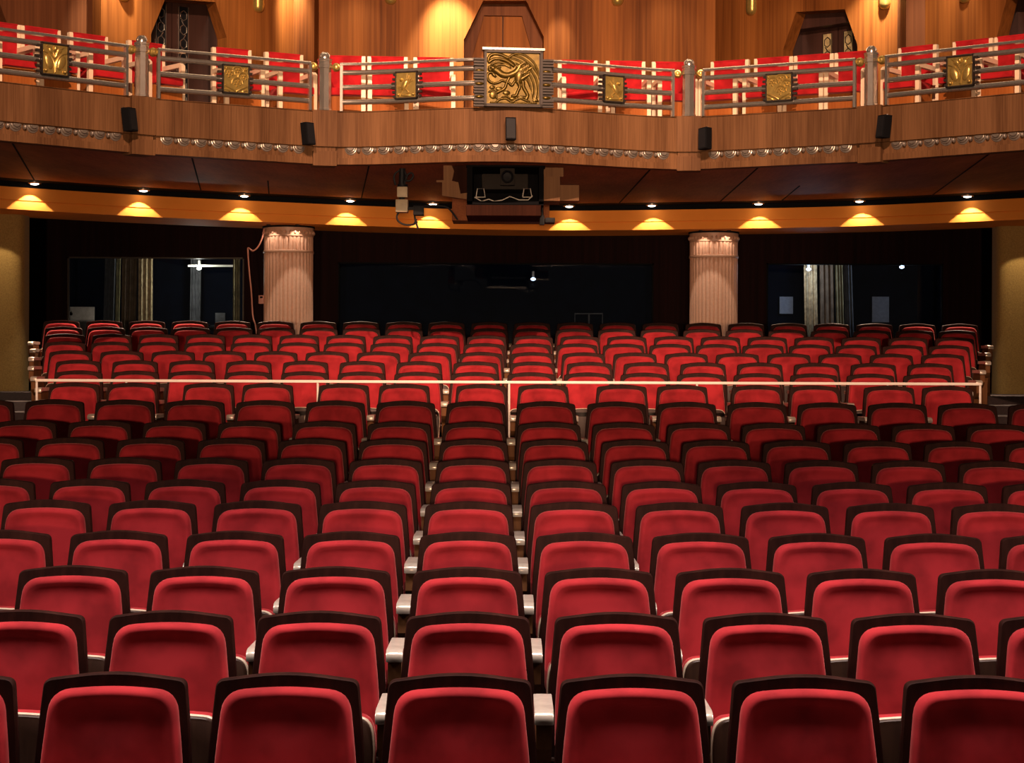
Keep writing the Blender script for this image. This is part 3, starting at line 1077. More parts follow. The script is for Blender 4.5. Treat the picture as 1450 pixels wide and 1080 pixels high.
def emblem(kind, W, hw, hh, parent):
    """gold relief square in its bronze frame"""
    def blob(b, W, u, v, ru, rv, dep, rot=0.0):
        lift_blob(b, lambda uu, vv, oo: W(uu, vv, oo + 0.046), u, v, ru, rv, dep, rot)
    b = B()
    quad_box(b, W, -hw, hw, -hh, hh, 0.02, 0.046)
    for u0, u1, v0, v1 in ((-hw, hw, hh - 0.012, hh), (-hw, hw, -hh, -hh + 0.012), (-hw, -hw + 0.012, -hh, hh), (hw - 0.012, hw, -hh, hh)):
        quad_box(b, W, u0, u1, v0, v1, 0.02, 0.062)
    fr = b.build('emblem_frame', M['darksteel'], parent, False)
    b = B()
    g = hw - 0.014
    gh = hh - 0.014
    quad_box(b, W, -g, g, -gh, gh, 0.04, 0.048)
    X, Y = g, gh
    if kind == 'leaf':
        for sg in (-1, 1):
            stroke(b, W, [(0, -Y * 0.9), (sg * X * 0.1, -Y * 0.2), (sg * X * 0.5, Y * 0.35), (sg * X * 0.95, Y * 0.5)], 0.012, 0.052)
            stroke(b, W, [(0, Y * 0.1), (sg * X * 0.25, Y * 0.6), (sg * X * 0.7, Y * 0.9)], 0.012, 0.052)
            blob(b, W, sg * X * 0.5, -Y * 0.2, X * 0.34, Y * 0.55, 0.022, sg * 0.35)
            blob(b, W, sg * X * 0.78, -Y * 0.80, X * 0.16, Y * 0.14, 0.030)
            blob(b, W, sg * X * 0.32, Y * 0.62, X * 0.22, Y * 0.30, 0.018, sg * 0.6)
        blob(b, W, 0, Y * 0.75, X * 0.16, Y * 0.22, 0.026)
    elif kind == 'dots':
        for cu, cv in ((-0.55, 0.35), (0.15, 0.55), (0.6, 0.1), (0.1, -0.35)):
            r = 0.46
            stroke(b, W, [(X * (cu + r * math.cos(f)), Y * (cv + r * math.sin(f))) for f in [0.0, 0.5, 1.0, 1.57, 2.1, 2.6, 3.14]], 0.010, 0.052, 3)
            for j, k in ((-0.2, 0), (0.05, 0.05), (0.25, -0.02), (-0.08, 0.2), (0.14, 0.22), (-0.02, -0.18)):
                blob(b, W, X * (cu + j), Y * (cv + k), X * 0.075, Y * 0.075, 0.020)
        for sg in (-1, 1):
            stroke(b, W, [(0, -Y * 0.95), (sg * X * 0.4, -Y * 0.72), (sg * X * 0.95, -Y * 0.5)], 0.012, 0.052)
            stroke(b, W, [(sg * X * 0.5, -Y * 0.95), (sg * X * 0.7, -Y * 0.85), (sg * X * 0.95, -Y * 0.82)], 0.010, 0.052)
        blob(b, W, -X * 0.85, Y * 0.82, X * 0.12, Y * 0.12, 0.026)
        blob(b, W, X * 0.80, Y * 0.78, X * 0.12, Y * 0.12, 0.026)
    else:      # bird among rays
        s = 1 if kind == 'bird' else -1
        blob(b, W, -s * X * 0.15, Y * 0.0, X * 0.30, Y * 0.55, 0.030, s * 0.5)
        blob(b, W, -s * X * 0.50, Y * 0.45, X * 0.16, Y * 0.16, 0.032)
        for j in range(5):
            stroke(b, W, [(-s * X * 0.1, -Y * 0.1), (s * X * (0.1 + 0.16 * j), Y * (0.9 - 0.13 * j))], 0.008, 0.052)
            stroke(b, W, [(-s * X * 0.2, -Y * 0.2), (-s * X * (0.95 - 0.1 * j), -Y * (0.1 + 0.15 * j))], 0.007, 0.052)
        stroke(b, W, [(-s * X * 0.1, -Y * 0.3), (s * X * 0.25, -Y * 0.55), (s * X * 0.1, -Y * 0.7)], 0.011, 0.052)
        blob(b, W, 0, -Y * 0.85, X * 0.6, Y * 0.12, 0.018)
        for sg in (-1, 1):
            blob(b, W, sg * X * 0.78, -Y * 0.78, X * 0.16, Y * 0.14, 0.028)
    b.build('relief', M['brass'], fr, True, 45)
    # finned blocks at both sides of the square
    for sg in (-1, 1):
        b = B()
        for k in range(6):
            v = -hh * 0.80 + k * hh * 1.6 / 5
            quad_box(b, W, sg * hw, sg * (hw + 0.052 - 0.008 * abs(k - 2.5)), v - 0.011, v + 0.011, 0.0, 0.036)
        b.build('grille_fins', M['darksteel'], parent, False)


RAIL_LABEL = ['steel balcony railing section with the leaf emblem, left end of the balcony', 'steel balcony railing section with the dotted emblem, left of the eagle plaque',
              'bulging middle balcony railing with the large bronze eagle plaque', 'steel balcony railing section with the dotted emblem, right of the eagle plaque',
              'steel balcony railing section with the leaf emblem, right end of the balcony']
BAR_Z = (0.095, 0.245, 0.395)
for i, (nm, a, c, bl) in enumerate(BAYS):
    n = 40 if bl else 12
    e0, e1 = (0.0 if i == 0 else 0.16), (0.0 if i == 4 else 0.16)
    path = seg_path(a, c, n, bl, e0, e1)
    mid = at_len(path, 0.5)
    o = thing('balcony_railing', (mid[0], mid[1], ZR), RAIL_LABEL[i], 'railing', 'sections of the balcony railing')
    hz = ZR + 0.478
    gaps = [(0.0, 1.0)]
    if bl:
        Ltot = math.dist(a, c)
        gaps = [(0.0, 0.405), (0.595, 1.0)]
    for g0, g1 in gaps:
        sub = [at_len(path, g0 + (g1 - g0) * k / 24) for k in range(25)]
        b = B()
        b.sweep(sub, [(0.030, hz - 0.012), (0.034, hz), (0.026, hz + 0.014), (0.0, hz + 0.020), (-0.026, hz + 0.014), (-0.034, hz), (-0.030, hz - 0.012)])
        b.build('hand_rail', M['steel'], o, True, 50)
        for z in BAR_Z:
            b = B()
            pr = [(-0.006, ZR + z - 0.026)] + [(0.028 * math.sin(q * PI / 8), ZR + z - 0.026 * math.cos(q * PI / 8)) for q in range(0, 9)] + [(-0.006, ZR + z + 0.026)]
            b.sweep(sub, pr)
            b.build('rail_bar', M['steel'], o, True, 50)
    ends = [t for t, ok in ((0.004, i != 0), (0.996, i != 4)) if ok]
    for t in ends:
        W = emblem_frame(path, t, ZR)
        b = B()
        quad_box(b, W, -0.014, 0.014, 0.0, 0.47, -0.014, 0.030)
        b.build('end_upright', M['steel'], o, False)
    if i in (1, 3):
        k = (330.0, 1103.5)[0 if i == 1 else 1]
        t = ray_on(k, path[0], path[-1])
        emblem('dots', emblem_frame(path, t, ZR + 0.245), 0.140, 0.142, o)
    elif i in (0, 4):
        k = (72.5, 1361.0)[0 if i == 0 else 1]
        t = ray_on(k, path[0], path[-1])
        emblem('leaf', emblem_frame(path, t, ZR + 0.255), 0.140, 0.150, o)
    else:
        emblem('bird', emblem_frame(path, 0.199, ZR + 0.245), 0.118, 0.138, o)
        emblem('bird_mirrored', emblem_frame(path, 0.804, ZR + 0.245), 0.118, 0.138, o)
        # ---- the eagle plaque
        W = emblem_frame(path, 0.5, ZR)
        S = 0.00707 / 9.0        # metres per drawing unit
        def E(x, y):
            return ((x - 605) * S, (1008 - y) * S)
        pq = B()
        u0, v0 = E(235, 1008)
        u1, v1 = E(985, 290)
        quad_box(pq, W, u0, u1, v0, v1, -0.03, 0.045)
        for q0, q1, w0, w1 in ((u0, u1, v1 - 0.025, v1), (u0, u1, v0, v0 + 0.028), (u0, u0 + 0.025, v0, v1), (u1 - 0.025, u1, v0, v1)):
            quad_box(pq, W, q0, q1, w0, w1, 0.0, 0.075)
        pl = pq.build('plaque', M['darksteel'], o, False)
        b = B()
        quad_box(b, W, u0 - 0.02, u1 + 0.02, v1, v1 + 0.022, -0.04, 0.085)
        b.build('plaque_cap', M['steel'], pl, False)
        b = B()
        q0, w0 = E(268, 972)
        q1, w1 = E(942, 318)
        quad_box(b, W, q0, q1, w0, w1, 0.04, 0.052)
        # the cast relief as one raised surface: height over a fine grid in drawing units
        NX, NY = 170, 164
        X = np.linspace(272, 938, NX)[None, :].repeat(NY, 0)
        Y = np.linspace(322, 968, NY)[:, None].repeat(NX, 1)
        H = np.zeros_like(X)
        def dist(pts):
            D = np.full_like(X, 1e9)
            for p, q in zip(pts, pts[1:]):
                dx, dy = q[0] - p[0], q[1] - p[1]
                t = np.clip(((X - p[0]) * dx + (Y - p[1]) * dy) / max(1e-6, dx * dx + dy * dy), 0, 1)
                D = np.minimum(D, np.hypot(X - p[0] - t * dx, Y - p[1] - t * dy))
            return D
        def st(pts, r, h=0.018):
            global_h = h * np.sqrt(np.clip(1 - (dist([tuple(v) for v in curve_pts(pts)]) / r) ** 2, 0, 1))
            np.maximum(H, global_h, out=H)
        def el(x, y, rx, ry, h, rot=0.0):
            c, sn = math.cos(rot), math.sin(rot)
            u, v = ((X - x) * c + (Y - y) * sn) / rx, (-(X - x) * sn + (Y - y) * c) / ry
            np.maximum(H, h * np.sqrt(np.clip(1 - u * u - v * v, 0, 1)), out=H)
        def inside(poly):
            m = np.zeros(X.shape, bool)
            for (xa, ya), (xb, yb) in zip(poly, poly[1:] + poly[:1]):
                cr = ((ya > Y) != (yb > Y)) & (X < (xb - xa) * (Y - ya) / (yb - ya + 1e-9) + xa)
                m ^= cr
            return m
        # raised wing with its long feathers
        wing = [(560, 378), (620, 348), (700, 338), (790, 375), (870, 445), (922, 545), (938, 700), (940, 935), (862, 935), (838, 800), (790, 690), (720, 610), (660, 520), (615, 450)]
        R = np.hypot(X - 520, Y - 800)
        H[:] = np.where(inside(wing), 0.012 + 0.006 * np.abs(np.cos(R / 24.0 * PI / 2)), H)
        scap = inside([(665, 470), (760, 430), (850, 500), (800, 620), (730, 680), (655, 610)])
        H[:] = np.where(scap, 0.017 + 0.010 * np.abs(np.cos((X * 0.55 + Y * 0.83) / 26.0 * PI / 2)), H)
        st([(550, 385), (610, 345), (690, 335), (780, 370), (860, 435), (915, 530), (938, 640)], 16, 0.026)
        for k in range(5):
            st([(690 + 20 * k, 575 + 3 * k), (735 + 16 * k, 510 + 2 * k), (765 + 14 * k, 455 + 10 * k)], 9, 0.030)
        # far wing sweeping over the head
        st([(285, 425), (305, 370), (365, 342), (450, 350), (560, 400), (640, 460)], 18)
        st([(300, 445), (355, 408), (440, 405), (530, 430), (610, 485)], 20, 0.022)
        st([(330, 475), (400, 448), (480, 452), (560, 490)], 14, 0.014)
        st([(350, 500), (430, 480), (500, 480), (570, 510)], 12, 0.012)
        # body, neck, head and beak
        st([(690, 500), (650, 560), (600, 590), (540, 610), (470, 600), (410, 560), (360, 530)], 40, 0.028)
        el(690, 620, 62, 105, 0.030, 0.25)
        el(350, 522, 48, 38, 0.032, 0.3)
        st([(322, 500), (298, 512), (302, 545), (318, 552)], 17, 0.030)
        el(358, 515, 10, 9, 0.040)
        st([(400, 525), (440, 505), (415, 545)], 10, 0.034)
        # snake held in the beak
        st([(350, 605), (375, 625), (355, 598), (318, 578), (285, 598), (278, 645), (302, 692), (360, 715), (425, 700), (462, 678), (510, 688), (552, 705), (590, 735), (622, 688)], 16, 0.024)
        # legs and claws
        st([(665, 690), (690, 750), (664, 815), (640, 865), (600, 872)], 20, 0.024)
        st([(640, 868), (665, 880)], 10, 0.02)
        st([(560, 630), (525, 700), (495, 775), (430, 815), (400, 830)], 18, 0.022)
        st([(735, 690), (742, 760), (790, 850), (775, 905)], 22, 0.018)
        # prickly plant and rock at the foot
        for x, y, rx, ry in ((350, 862, 46, 50), (425, 782, 44, 28), (520, 832, 46, 30), (600, 905, 42, 22), (720, 885, 58, 20), (340, 765, 36, 24)):
            el(x, y, rx, ry, 0.012)
        st([(300, 822), (350, 802), (392, 850), (398, 905)], 12)
        st([(400, 945), (440, 915), (520, 908), (590, 948), (640, 920), (700, 900), (760, 922), (810, 940)], 13)
        st([(470, 885), (520, 875), (560, 902)], 10)
        st([(320, 955), (600, 962), (900, 955)], 10, 0.010)
        el(905, 920, 42, 20, 0.022)
        vs = [[b.bm.verts.new(W(*E(X[r_, c_], Y[r_, c_]), 0.0525 + float(H[r_, c_]))) for c_ in range(NX)] for r_ in range(NY)]
        for r_ in range(NY - 1):
            for c_ in range(NX - 1):
                b.bm.faces.new((vs[r_][c_], vs[r_ + 1][c_], vs[r_ + 1][c_ + 1], vs[r_][c_ + 1]))
        b.build('eagle_relief', M['bronze'], pl, True, 60)
        for sg in (-1, 1):
            b = B()
            for band in range(4):
                for k in range(3):
                    y = (440, 610, 790, 960)[band] + (k - 1) * 36 - 0
                    x0_, x1_ = (105, 240) if sg < 0 else (980, 1130)
                    qa, wa = E(x0_, y)
                    qb, wb = E(x1_, y)
                    quad_box(b, W, qa, qb, wa - 0.009, wa + 0.009, -0.01, 0.05)
            qa, wa = E(120 if sg < 0 else 985, 1000)
            qb, wb = E(240 if sg < 0 else 1110, 400)
            quad_box(b, W, qa, qb, wa, wb, -0.02, 0.022)
            b.build('grille_fins', M['darksteel'], o, False)
            b = B()
            for y in (548, 715, 880):
                W2 = lambda uu, vv, oo: W(uu, vv, oo + 0.02)
                u, v = E(180 if sg < 0 else 1040, y)
                blob(b, W2, u, v, 0.045, 0.018, 0.022)
            b.build('leaf_molding', M['bronze'], o)

# ================================================================ balcony armchairs behind the railing
def armchair_meshes():
    out = {}
    b = B()
    b.box((0, 0.0, 0.68), (0.345, 0.06, 0.43), 0.014)
    out['backrest'] = b.mesh('backrest', M['chairred'])
    b = B()
    b.box((0, -0.24, 0.455), (0.33, 0.42, 0.08), 0.025)
    out['seat'] = b.mesh('seat', M['chairred'])
    b = B()
    b.box((0, -0.24, 0.33), (0.33, 0.38, 0.15), 0.006)
    out['apron'] = b.mesh('apron', M['apron'], False)
    b = B()
    pl = [(0.035, 0.0), (0.035, 0.89), (-0.015, 0.89), (-0.02, 0.66), (-0.36, 0.66), (-0.40, 0.63), (-0.40, 0.0), (-0.355, 0.0), (-0.355, 0.615), (-0.02, 0.615), (-0.015, 0.0)]
    b.prism(pl, lambda y, z: (-0.022, y, z), lambda y, z: (0.022, y, z))
    out['side_frame'] = b.mesh('side_frame', M['cream'], False)
    b = B()
    b.box((0, 0.0, 0.885), (0.35, 0.066, 0.014), 0.004)
    out['top_rail'] = b.mesh('top_rail', M['chairred'], False)
    return out


AM = armchair_meshes()
proto2 = None
CH = [(-3, 0), (55, 0), (123, 0), (205, 0), (326, 1), (400, 1), (487, 2), (547, 2), (612, 2), (816, 2), (884, 2), (949, 2), (1032, 3), (1094, 3), (1151, 3), (1209, 3), (1298, 4), (1376, 4), (1436, 4)]
full = [LEND, LP2, LP1, RP1, RP2, REND]
for i, (px, bay) in enumerate(CH):
    a, c = full[bay], full[bay + 1]
    L = math.dist(a, c)
    tv = Vector((c[0] - a[0], c[1] - a[1])) / L
    nv = Vector((tv.y, -tv.x))
    off = 0.66 if bay != 2 else 0.62
    a2, c2 = Vector(a) - nv * off, Vector(c) - nv * off
    t = ray_on(px, a2, c2)
    p = a2.lerp(c2, t)
    if i <= 8:
        side = 'left of the eagle plaque'
        word = ORD[9 - i]
    else:
        side = 'right of the eagle plaque'
        word = ORD[i - 8]
    label = 'red balcony armchair with cream frame behind the railing, %s %s' % (word if word != 'first' else 'first', side)
    if proto2 is None:
        o = thing('balcony_armchair', (p.x, p.y, GF), label, 'armchair', 'red armchairs behind the balcony railing')
        for nm in ('backrest', 'seat', 'apron', 'top_rail'):
            q = bpy.data.objects.new(nm, AM[nm])
            COL.objects.link(q)
            q.parent = o
        for sg in (-1, 1):
            q = bpy.data.objects.new('side_frame', AM['side_frame'])
            COL.objects.link(q)
            q.parent = o
            q.location.x = sg * 0.190
        proto2 = o
    else:
        o = copy_thing(proto2)
        tag(o, label, 'armchair', 'red armchairs behind the balcony railing')
    o.location = (p.x, p.y, GF)
    o.rotation_euler = (0, 0, math.atan2(tv.y, tv.x))

# ================================================================ speakers on the parapet
SPK = [(172, 168, 0, 'beside the outermost left pedestal'), (428, 188, 1, 'left of the eagle plaque, by the pedestal'), (720, 181, 2, 'under the eagle plaque'),
       (1003, 195, 3, 'right of the eagle plaque, tilted, by the pedestal'), (1258, 178, 4, 'beside the outermost right pedestal')]
for i, (px, py, bay, wh) in enumerate(SPK):
    nm, a, c, bl = BAYS[bay]
    path = seg_path(a, c, 40, bl)
    best = min(range(200), key=lambda k: abs(at_len(path, k / 199)[0] / at_len(path, k / 199)[1] * F + 725 - px))
    W = emblem_frame(path, min(0.985, max(0.015, best / 199)), 0)
    zc = P(px, py, W(0, 0, 0.2).y).z
    base = W(0, zc - 0.13, 0.2)
    o = thing('loudspeaker', base, 'small black loudspeaker bracketed to the parapet ' + wh, 'loudspeaker', 'loudspeakers along the balcony front')
    twist = {0: -0.35, 1: -0.3, 2: 0.0, 3: 0.35, 4: 0.35}[i]
    roll = {3: 0.12}.get(i, 0.0)
    def L_(u, v, out):
        return (u * math.cos(roll) - v * math.sin(roll), u * math.sin(roll) + v * math.cos(roll), out)
    def sp(u, v, out):
        uu, vv, oo = L_(u, v, out)
        ct, sn = math.cos(twist), math.sin(twist)
        oo -= vv * 0.15
        return W(uu * ct - oo * sn, zc + vv, 0.12 + uu * sn + oo * ct)
    b = B()
    body = rounded([(-0.054, -0.05), (0.054, -0.05), (0.042, 0.06), (-0.042, 0.06)][::-1], 0.010, 3)
    b.prism([(u, -v) for u, v in body], lambda u, v: sp(u, -0.112, v), lambda u, v: sp(u, 0.112, v))
    b.build('cabinet', M['black'], o, False)
    b = B()
    b.prism([(-0.044, -0.100), (0.044, -0.100), (0.044, 0.100), (-0.044, 0.100)], lambda u, v: sp(u, v, 0.045), lambda u, v: sp(u, v, 0.056))
    b.build('grille', M['blackmetal'], o, False)
    b = B()
    b.tube([W(-0.03, zc + 0.10, 0.0), W(-0.035, zc + 0.12, 0.06), sp(-0.03, 0.105, -0.04), sp(0.03, 0.116, 0.0)], 0.008, 6)
    b.tube([W(0.0, zc, 0.0), sp(0, 0, -0.06)], 0.014, 6)
    b.build('bracket', M['steel'], o)

# ================================================================ projector cradle hanging under the balcony
PD = 19.6
def pj(px, py, d=PD):
    return P(px, py, d)
def pbox(b, px0, px1, py0, py1, d0, d1, bevel=0.0):
    p, q = P(px0, py1, d0), P(px1, py0, d0)
    b.box(((p.x + q.x) / 2, (d0 + d1) / 2, (p.z + q.z) / 2), (q.x - p.x, d1 - d0, q.z - p.z), bevel)
o = thing('projector_cradle', pj(716, 306), 'open-fronted black and wooden projector cradle hung under the balcony', 'projector cradle')
b = B()
pbox(b, 660, 772, 228, 236, PD, PD + 0.8)
pbox(b, 661, 669, 236, 289, PD, PD + 0.8)
pbox(b, 763, 770, 236, 289, PD, PD + 0.8)
pbox(b, 661, 770, 236, 289, PD + 0.75, PD + 0.8)
pbox(b, 661, 770, 285, 290, PD, PD + 0.8)
b.build('housing', M['black'], o, False)
b = B()
pbox(b, 660, 766, 289, 305, PD, PD + 0.8, 0.006)
b.build('base_box', M['cradlewood'], o, False)
b = B()
def plate(pts, d0, d1):
    b.prism([(0, k) for k in range(len(pts))], lambda u, k: P(pts[k][0], pts[k][1], d0), lambda u, k: P(pts[k][0], pts[k][1], d0) + Vector((0, d1 - d0, 0)))
plate([(618, 227), (638, 230), (643, 242), (640, 256), (649, 258), (652, 274), (668, 272), (668, 283), (626, 277), (626, 258), (618, 258), (618, 255), (628, 255), (628, 233), (618, 231)], PD + 0.05, PD + 0.09)
b.build('bracket_plate', M['ply'], o, False)
b = B()
plate([(638, 236), (660, 234), (669, 238), (669, 262), (656, 276), (650, 273), (648, 258), (640, 254), (642, 243)], PD + 0.10, PD + 0.13)
b.build('bracket_plate', M['cradlewood'], o, False)
b = B()
pbox(b, 770, 793, 250, 284, PD + 0.02, PD + 0.5)
pbox(b, 793, 820, 262, 284, PD + 0.10, PD + 0.4)
pbox(b, 770, 798, 236, 250, PD + 0.25, PD + 0.3)
b.build('side_box', M['ply'], o, False)
pr = thing('projector', pj(718, 268, PD + 0.1), 'dark projector with a large round lens in the hanging cradle', 'projector')
b = B()
pbox(b, 682, 748, 246, 268, PD + 0.22, PD + 0.66, 0.02)
b.build('body', M['projector'], pr)
b = B()
pbox(b, 708, 729, 238, 262, PD + 0.12, PD + 0.24, 0.01)
b.build('lens_housing', M['projector'], pr)
lc = P(718.5, 250.5, PD + 0.10)
b = B()
b.lathe([(0.06, 0), (0.066, 0.0), (0.066, 0.05), (0.05, 0.06), (0.045, 0.02), (0.002, 0.015)], (0, 0, 0), 28)
b.bm.transform(Matrix.Translation(lc) @ Matrix.Rotation(PI / 2, 4, 'X'))
b.build('lens', M['blackmetal'], pr)
for px in (674, 740):
    b = B()
    b.tube([P(px, 279, PD + 0.1), P(px + 2, 267, PD + 0.1), P(px + 11, 267, PD + 0.1), P(px + 13, 279, PD + 0.1), P(px, 279, PD + 0.1)], 0.006, 5)
    b.build('mounting_clip', M['whitecable'], pr)
b = B()
b.tube([P(*q, PD + 0.06) for q in ((672, 279), (682, 285), (692, 282), (700, 285), (712, 283), (722, 278), (735, 283), (748, 283), (754, 277))], 0.006, 6)
tag(b.build('cable', M['whitecable'], None), 'white cable lying along the floor of the projector cradle', 'cable')
o = thing('orange_bulkhead', P(710, 313, 25.0), 'wooden bulkhead box behind the projector cradle on the orange band', 'bulkhead')
b = B()
pbox(b, 640, 778, 281, 312, 25.3, 25.9, 0.01)
b.build('front_board', M['soffit'], o, False)

# black lamp at the right of the cradle
o = thing('spotlight', P(776, 312, 19.9), 'small black spotlight hanging to the right of the projector cradle', 'spotlight')
b = B()
pbox(b, 772, 786, 308, 315, 19.8, 20.05, 0.012)
b.build('lamp_body', M['blackmetal'], o)
b = B()
b.tube([P(768, 282, 19.9), P(768, 311, 19.9), P(774, 311, 19.9)], 0.012, 6)
pbox(b, 764, 771, 305, 318, 19.85, 19.95, 0.005)
b.build('hanger', M['blackmetal'], o)

# camera on its hanging arm
o = thing('remote_camera', P(570, 300, 20.0), 'cream boxed remote camera hanging from the soffit with looping black cables', 'camera')
d = 20.0
b = B()
pbox(b, 562, 577, 264, 279, d, d + 0.13, 0.012)
b.build('upper_box', M['beige'], o)
b = B()
pbox(b, 560, 577.5, 282, 300, d - 0.02, d + 0.14, 0.012)
b.build('lower_box', M['beige'], o)
b = B()
b.tube([P(570, 232, d + 0.06), P(569, 262, d + 0.06)], 0.035, 10)
b.tube([P(569.5, 278, d + 0.06), P(569, 283, d + 0.06)], 0.03, 10)
b.tube([P(570, 261, d + 0.06), P(570, 264.5, d + 0.06)], 0.055, 12)
b.build('hanging_arm', M['blackmetal'], o)
b = B()
pbox(b, 585, 599.5, 291, 304, d - 0.05, d + 0.12, 0.01)
pbox(b, 578, 586, 293, 297, d + 0.02, d + 0.06)
b.build('lens_box', M['blackmetal'], o)
b = B()
for loop in (((560, 262), (558, 250), (563, 243), (572, 242), (576, 250)), ((572, 262), (577, 248), (583, 245), (585, 250), (580, 256), (573, 255)),
             ((565, 300), (562, 306), (564, 313), (573, 318), (584, 318), (591, 314)), ((587, 303), (588, 311), (592, 324)), ((590, 310), (586, 318)),
             ((599, 292), (615, 291), (632, 293), (640, 300), (648, 311))):
    b.tube([P(q.x, q.y, d + 0.05) for q in curve_pts(loop)], 0.010, 6)
b.build('cable_loops', M['blackmetal'], o)

# ================================================================ wall sconces near the top of the balcony wall
SC = [(172, 3, W1a, W1b), (363, 18, W1a, W1b), (551, 7, W2a, W2b), (872, 9, W2a, W2b), (1063, 22, W3a, W3b), (1252, 14, W3a, W3b), (1365, 5, W4a, W4b)]
SW = ['above the leftmost steel post', 'above the dotted emblem on the left', 'above the small bird emblem left of the eagle', 'above the small bird emblem right of the eagle',
      'above the inner end of the dotted emblem railing on the right', 'above the rightmost steel post', 'above the leaf emblem on the right']
for i, (px, py, a, c) in enumerate(SC):
    t = ray_on(px, a, c)
    p = Vector(a).lerp(Vector(c), t)
    z = P(px, py, p.y).z
    o = thing('wall_sconce', (p.x, p.y, z), 'brass half-round wall sconce ' + SW[i], 'sconce', 'brass wall sconces on the balcony wall')
    b = B()
    rings = []
    for h, r in ((0.0, 0.01), (0.006, 0.035), (0.02, 0.058), (0.045, 0.075), (0.08, 0.082), (0.42, 0.082)):
        rings.append([b.bm.verts.new((p.x + r * math.cos(q * PI / 12 + PI), p.y + 1.0 * r * math.sin(q * PI / 12 + PI) + 0.012, z + h)) for q in range(13)])
    b._loft(rings)
    b.build('shade', M['brass'], o)
    b = B()
    b.box((p.x, p.y - 0.02, z + 0.432), (0.10, 0.07, 0.02))
    b.build('lamp', M['bulb'], o, False)

# wall-washers above the gallery
for px, watt, d, ang in ((150, 260, 21.85, 60), (408, 240, 23.45, 40), (632, 420, 23.75, 56), (792, 110, 23.85, 26), (1250, 460, 22.75, 56), (1345, 90, 21.7, 60),
                         (290, 22, 22.6, 70), (950, 16, 23.8, 70), (500, 22, 23.6, 60), (1100, 12, 23.4, 70)):
    x = (px - 725) * d / F
    spot('wall_washer', (x, d, CZ + 5.25), (x, d + 0.55, CZ + 4.2), watt * 1.5, (1.0, 0.84, 0.62), ang, 1.0, 0.04)
area('gallery_light', (0, 20.0, CZ + 6.3), (0, 20.9, CZ + 2.5), 80, (1.0, 0.72, 0.44), 9.0, 0.6, 120)

# ================================================================ things in and around the booths
def curtain(px0, px1, y0, d, m, label, slant=0.0):
    b = B()
    x0, x1 = P(px0, 400, d).x, P(px1, 400, d).x
    zt, zb_ = P(400, y0, d).z, zsill - 0.25
    n = 28
    top, bot, top2, bot2 = [], [], [], []
    for k in range(n + 1):
        t = k / n
        x = x0 + (x1 - x0) * t
        wv = 0.03 * math.sin(t * PI * 6)
        top.append(b.bm.verts.new((x, d + wv, zt)))
        bot.append(b.bm.verts.new((x - slant, d + wv * 1.3, zb_)))
        top2.append(b.bm.verts.new((x, d + wv + 0.012, zt)))
        bot2.append(b.bm.verts.new((x - slant, d + wv * 1.3 + 0.012, zb_)))
    for k in range(n):
        b.bm.faces.new((top[k], top[k + 1], bot[k + 1], bot[k]))
        b.bm.faces.new((top2[k + 1], top2[k], bot2[k], bot2[k + 1]))
        b.bm.faces.new((top[k], top2[k], top2[k + 1], top[k + 1]))
        b.bm.faces.new((bot[k + 1], bot2[k + 1], bot2[k], bot[k]))
    b.bm.faces.new((top[0], bot[0], bot2[0], top2[0]))
    b.bm.faces.new((top2[-1], bot2[-1], bot[-1], top[-1]))
    tag(b.build('curtain', m, None), label, 'curtain', 'curtains in the booths')

CD = WD + 0.9
curtain(149, 164, 355, CD, M['curtaingrey'], 'narrow grey curtain behind the laptop window', 0.05)
curtain(165, 171, 355, CD - 0.1, M['curtainolive'], 'thin olive curtain strip behind the laptop window', 0.03)
curtain(173, 194, 355, CD, M['curtainbrown'], 'dark brown curtain behind the laptop window', 0.02)
curtain(196, 216, 355, CD - 0.1, M['tan'], 'broad tan patterned curtain behind the laptop window')
curtain(270, 285, 355, CD + 0.3, M['curtaingrey'], 'dim grey curtain below the reflection lamp of the laptop window', 0.02)
curtain(330, 340, 366, WD + 0.3, M['curtainolive'], 'pale gathered curtain at the pillar end of the laptop window')
curtain(1138, 1157, 366, CD, M['tan'], 'tan patterned curtain behind the window with pinned papers', -0.03)
curtain(1160, 1180, 366, CD + 0.05, M['curtainbrown'], 'brown curtain in the middle behind the pinned-paper window', -0.03)
curtain(1182, 1193, 366, CD, M['curtainolive'], 'olive curtain strip behind the pinned-paper window', -0.05)
curtain(1194, 1206, 366, CD + 0.05, M['curtaingrey'], 'grey curtain at the edge behind the pinned-paper window', -0.06)

# desk and laptop
deskz = zsill + 0.12
o = thing('desk', (wx(220), WD + 0.45, BACKFLOOR), 'dark desk behind the laptop window', 'desk')
b = B()
b.box((wx(220), WD + 0.45, deskz - 0.02), (2.5, 0.5, 0.04))
b.build('desk_top', M['black'], o, False)
for sg in (-1, 1):
    b = B()
    b.box((wx(220) + sg * 1.15, WD + 0.45, (BACKFLOOR + deskz - 0.04) / 2), (0.06, 0.45, deskz - 0.04 - BACKFLOOR))
    b.build('desk_leg', M['black'], o, False)
LPD = WD + 0.26
p0, p1 = P(96.5, 476, LPD), P(134, 434.5, LPD)
o = thing('laptop', ((p0.x + p1.x) / 2, LPD, deskz), 'open silver laptop with its lid towards the seats, in the booth window', 'laptop')
b = B()
b.box(((p0.x + p1.x) / 2, LPD, (deskz + p1.z) / 2 + 0.006), (p1.x - p0.x, 0.012, p1.z - deskz - 0.01), 0.005)
lid = b.build('lid', M['alu'], o)
b = B()
c0 = P(100.5, 444, LPD)
Wl = lambda u, v, out: Vector((c0.x + u, LPD - 0.006 - out, c0.z + v))
blob(b, Wl, -0.010, -0.002, 0.018, 0.026, 0.003)
blob(b, Wl, 0.010, -0.002, 0.018, 0.026, 0.003)
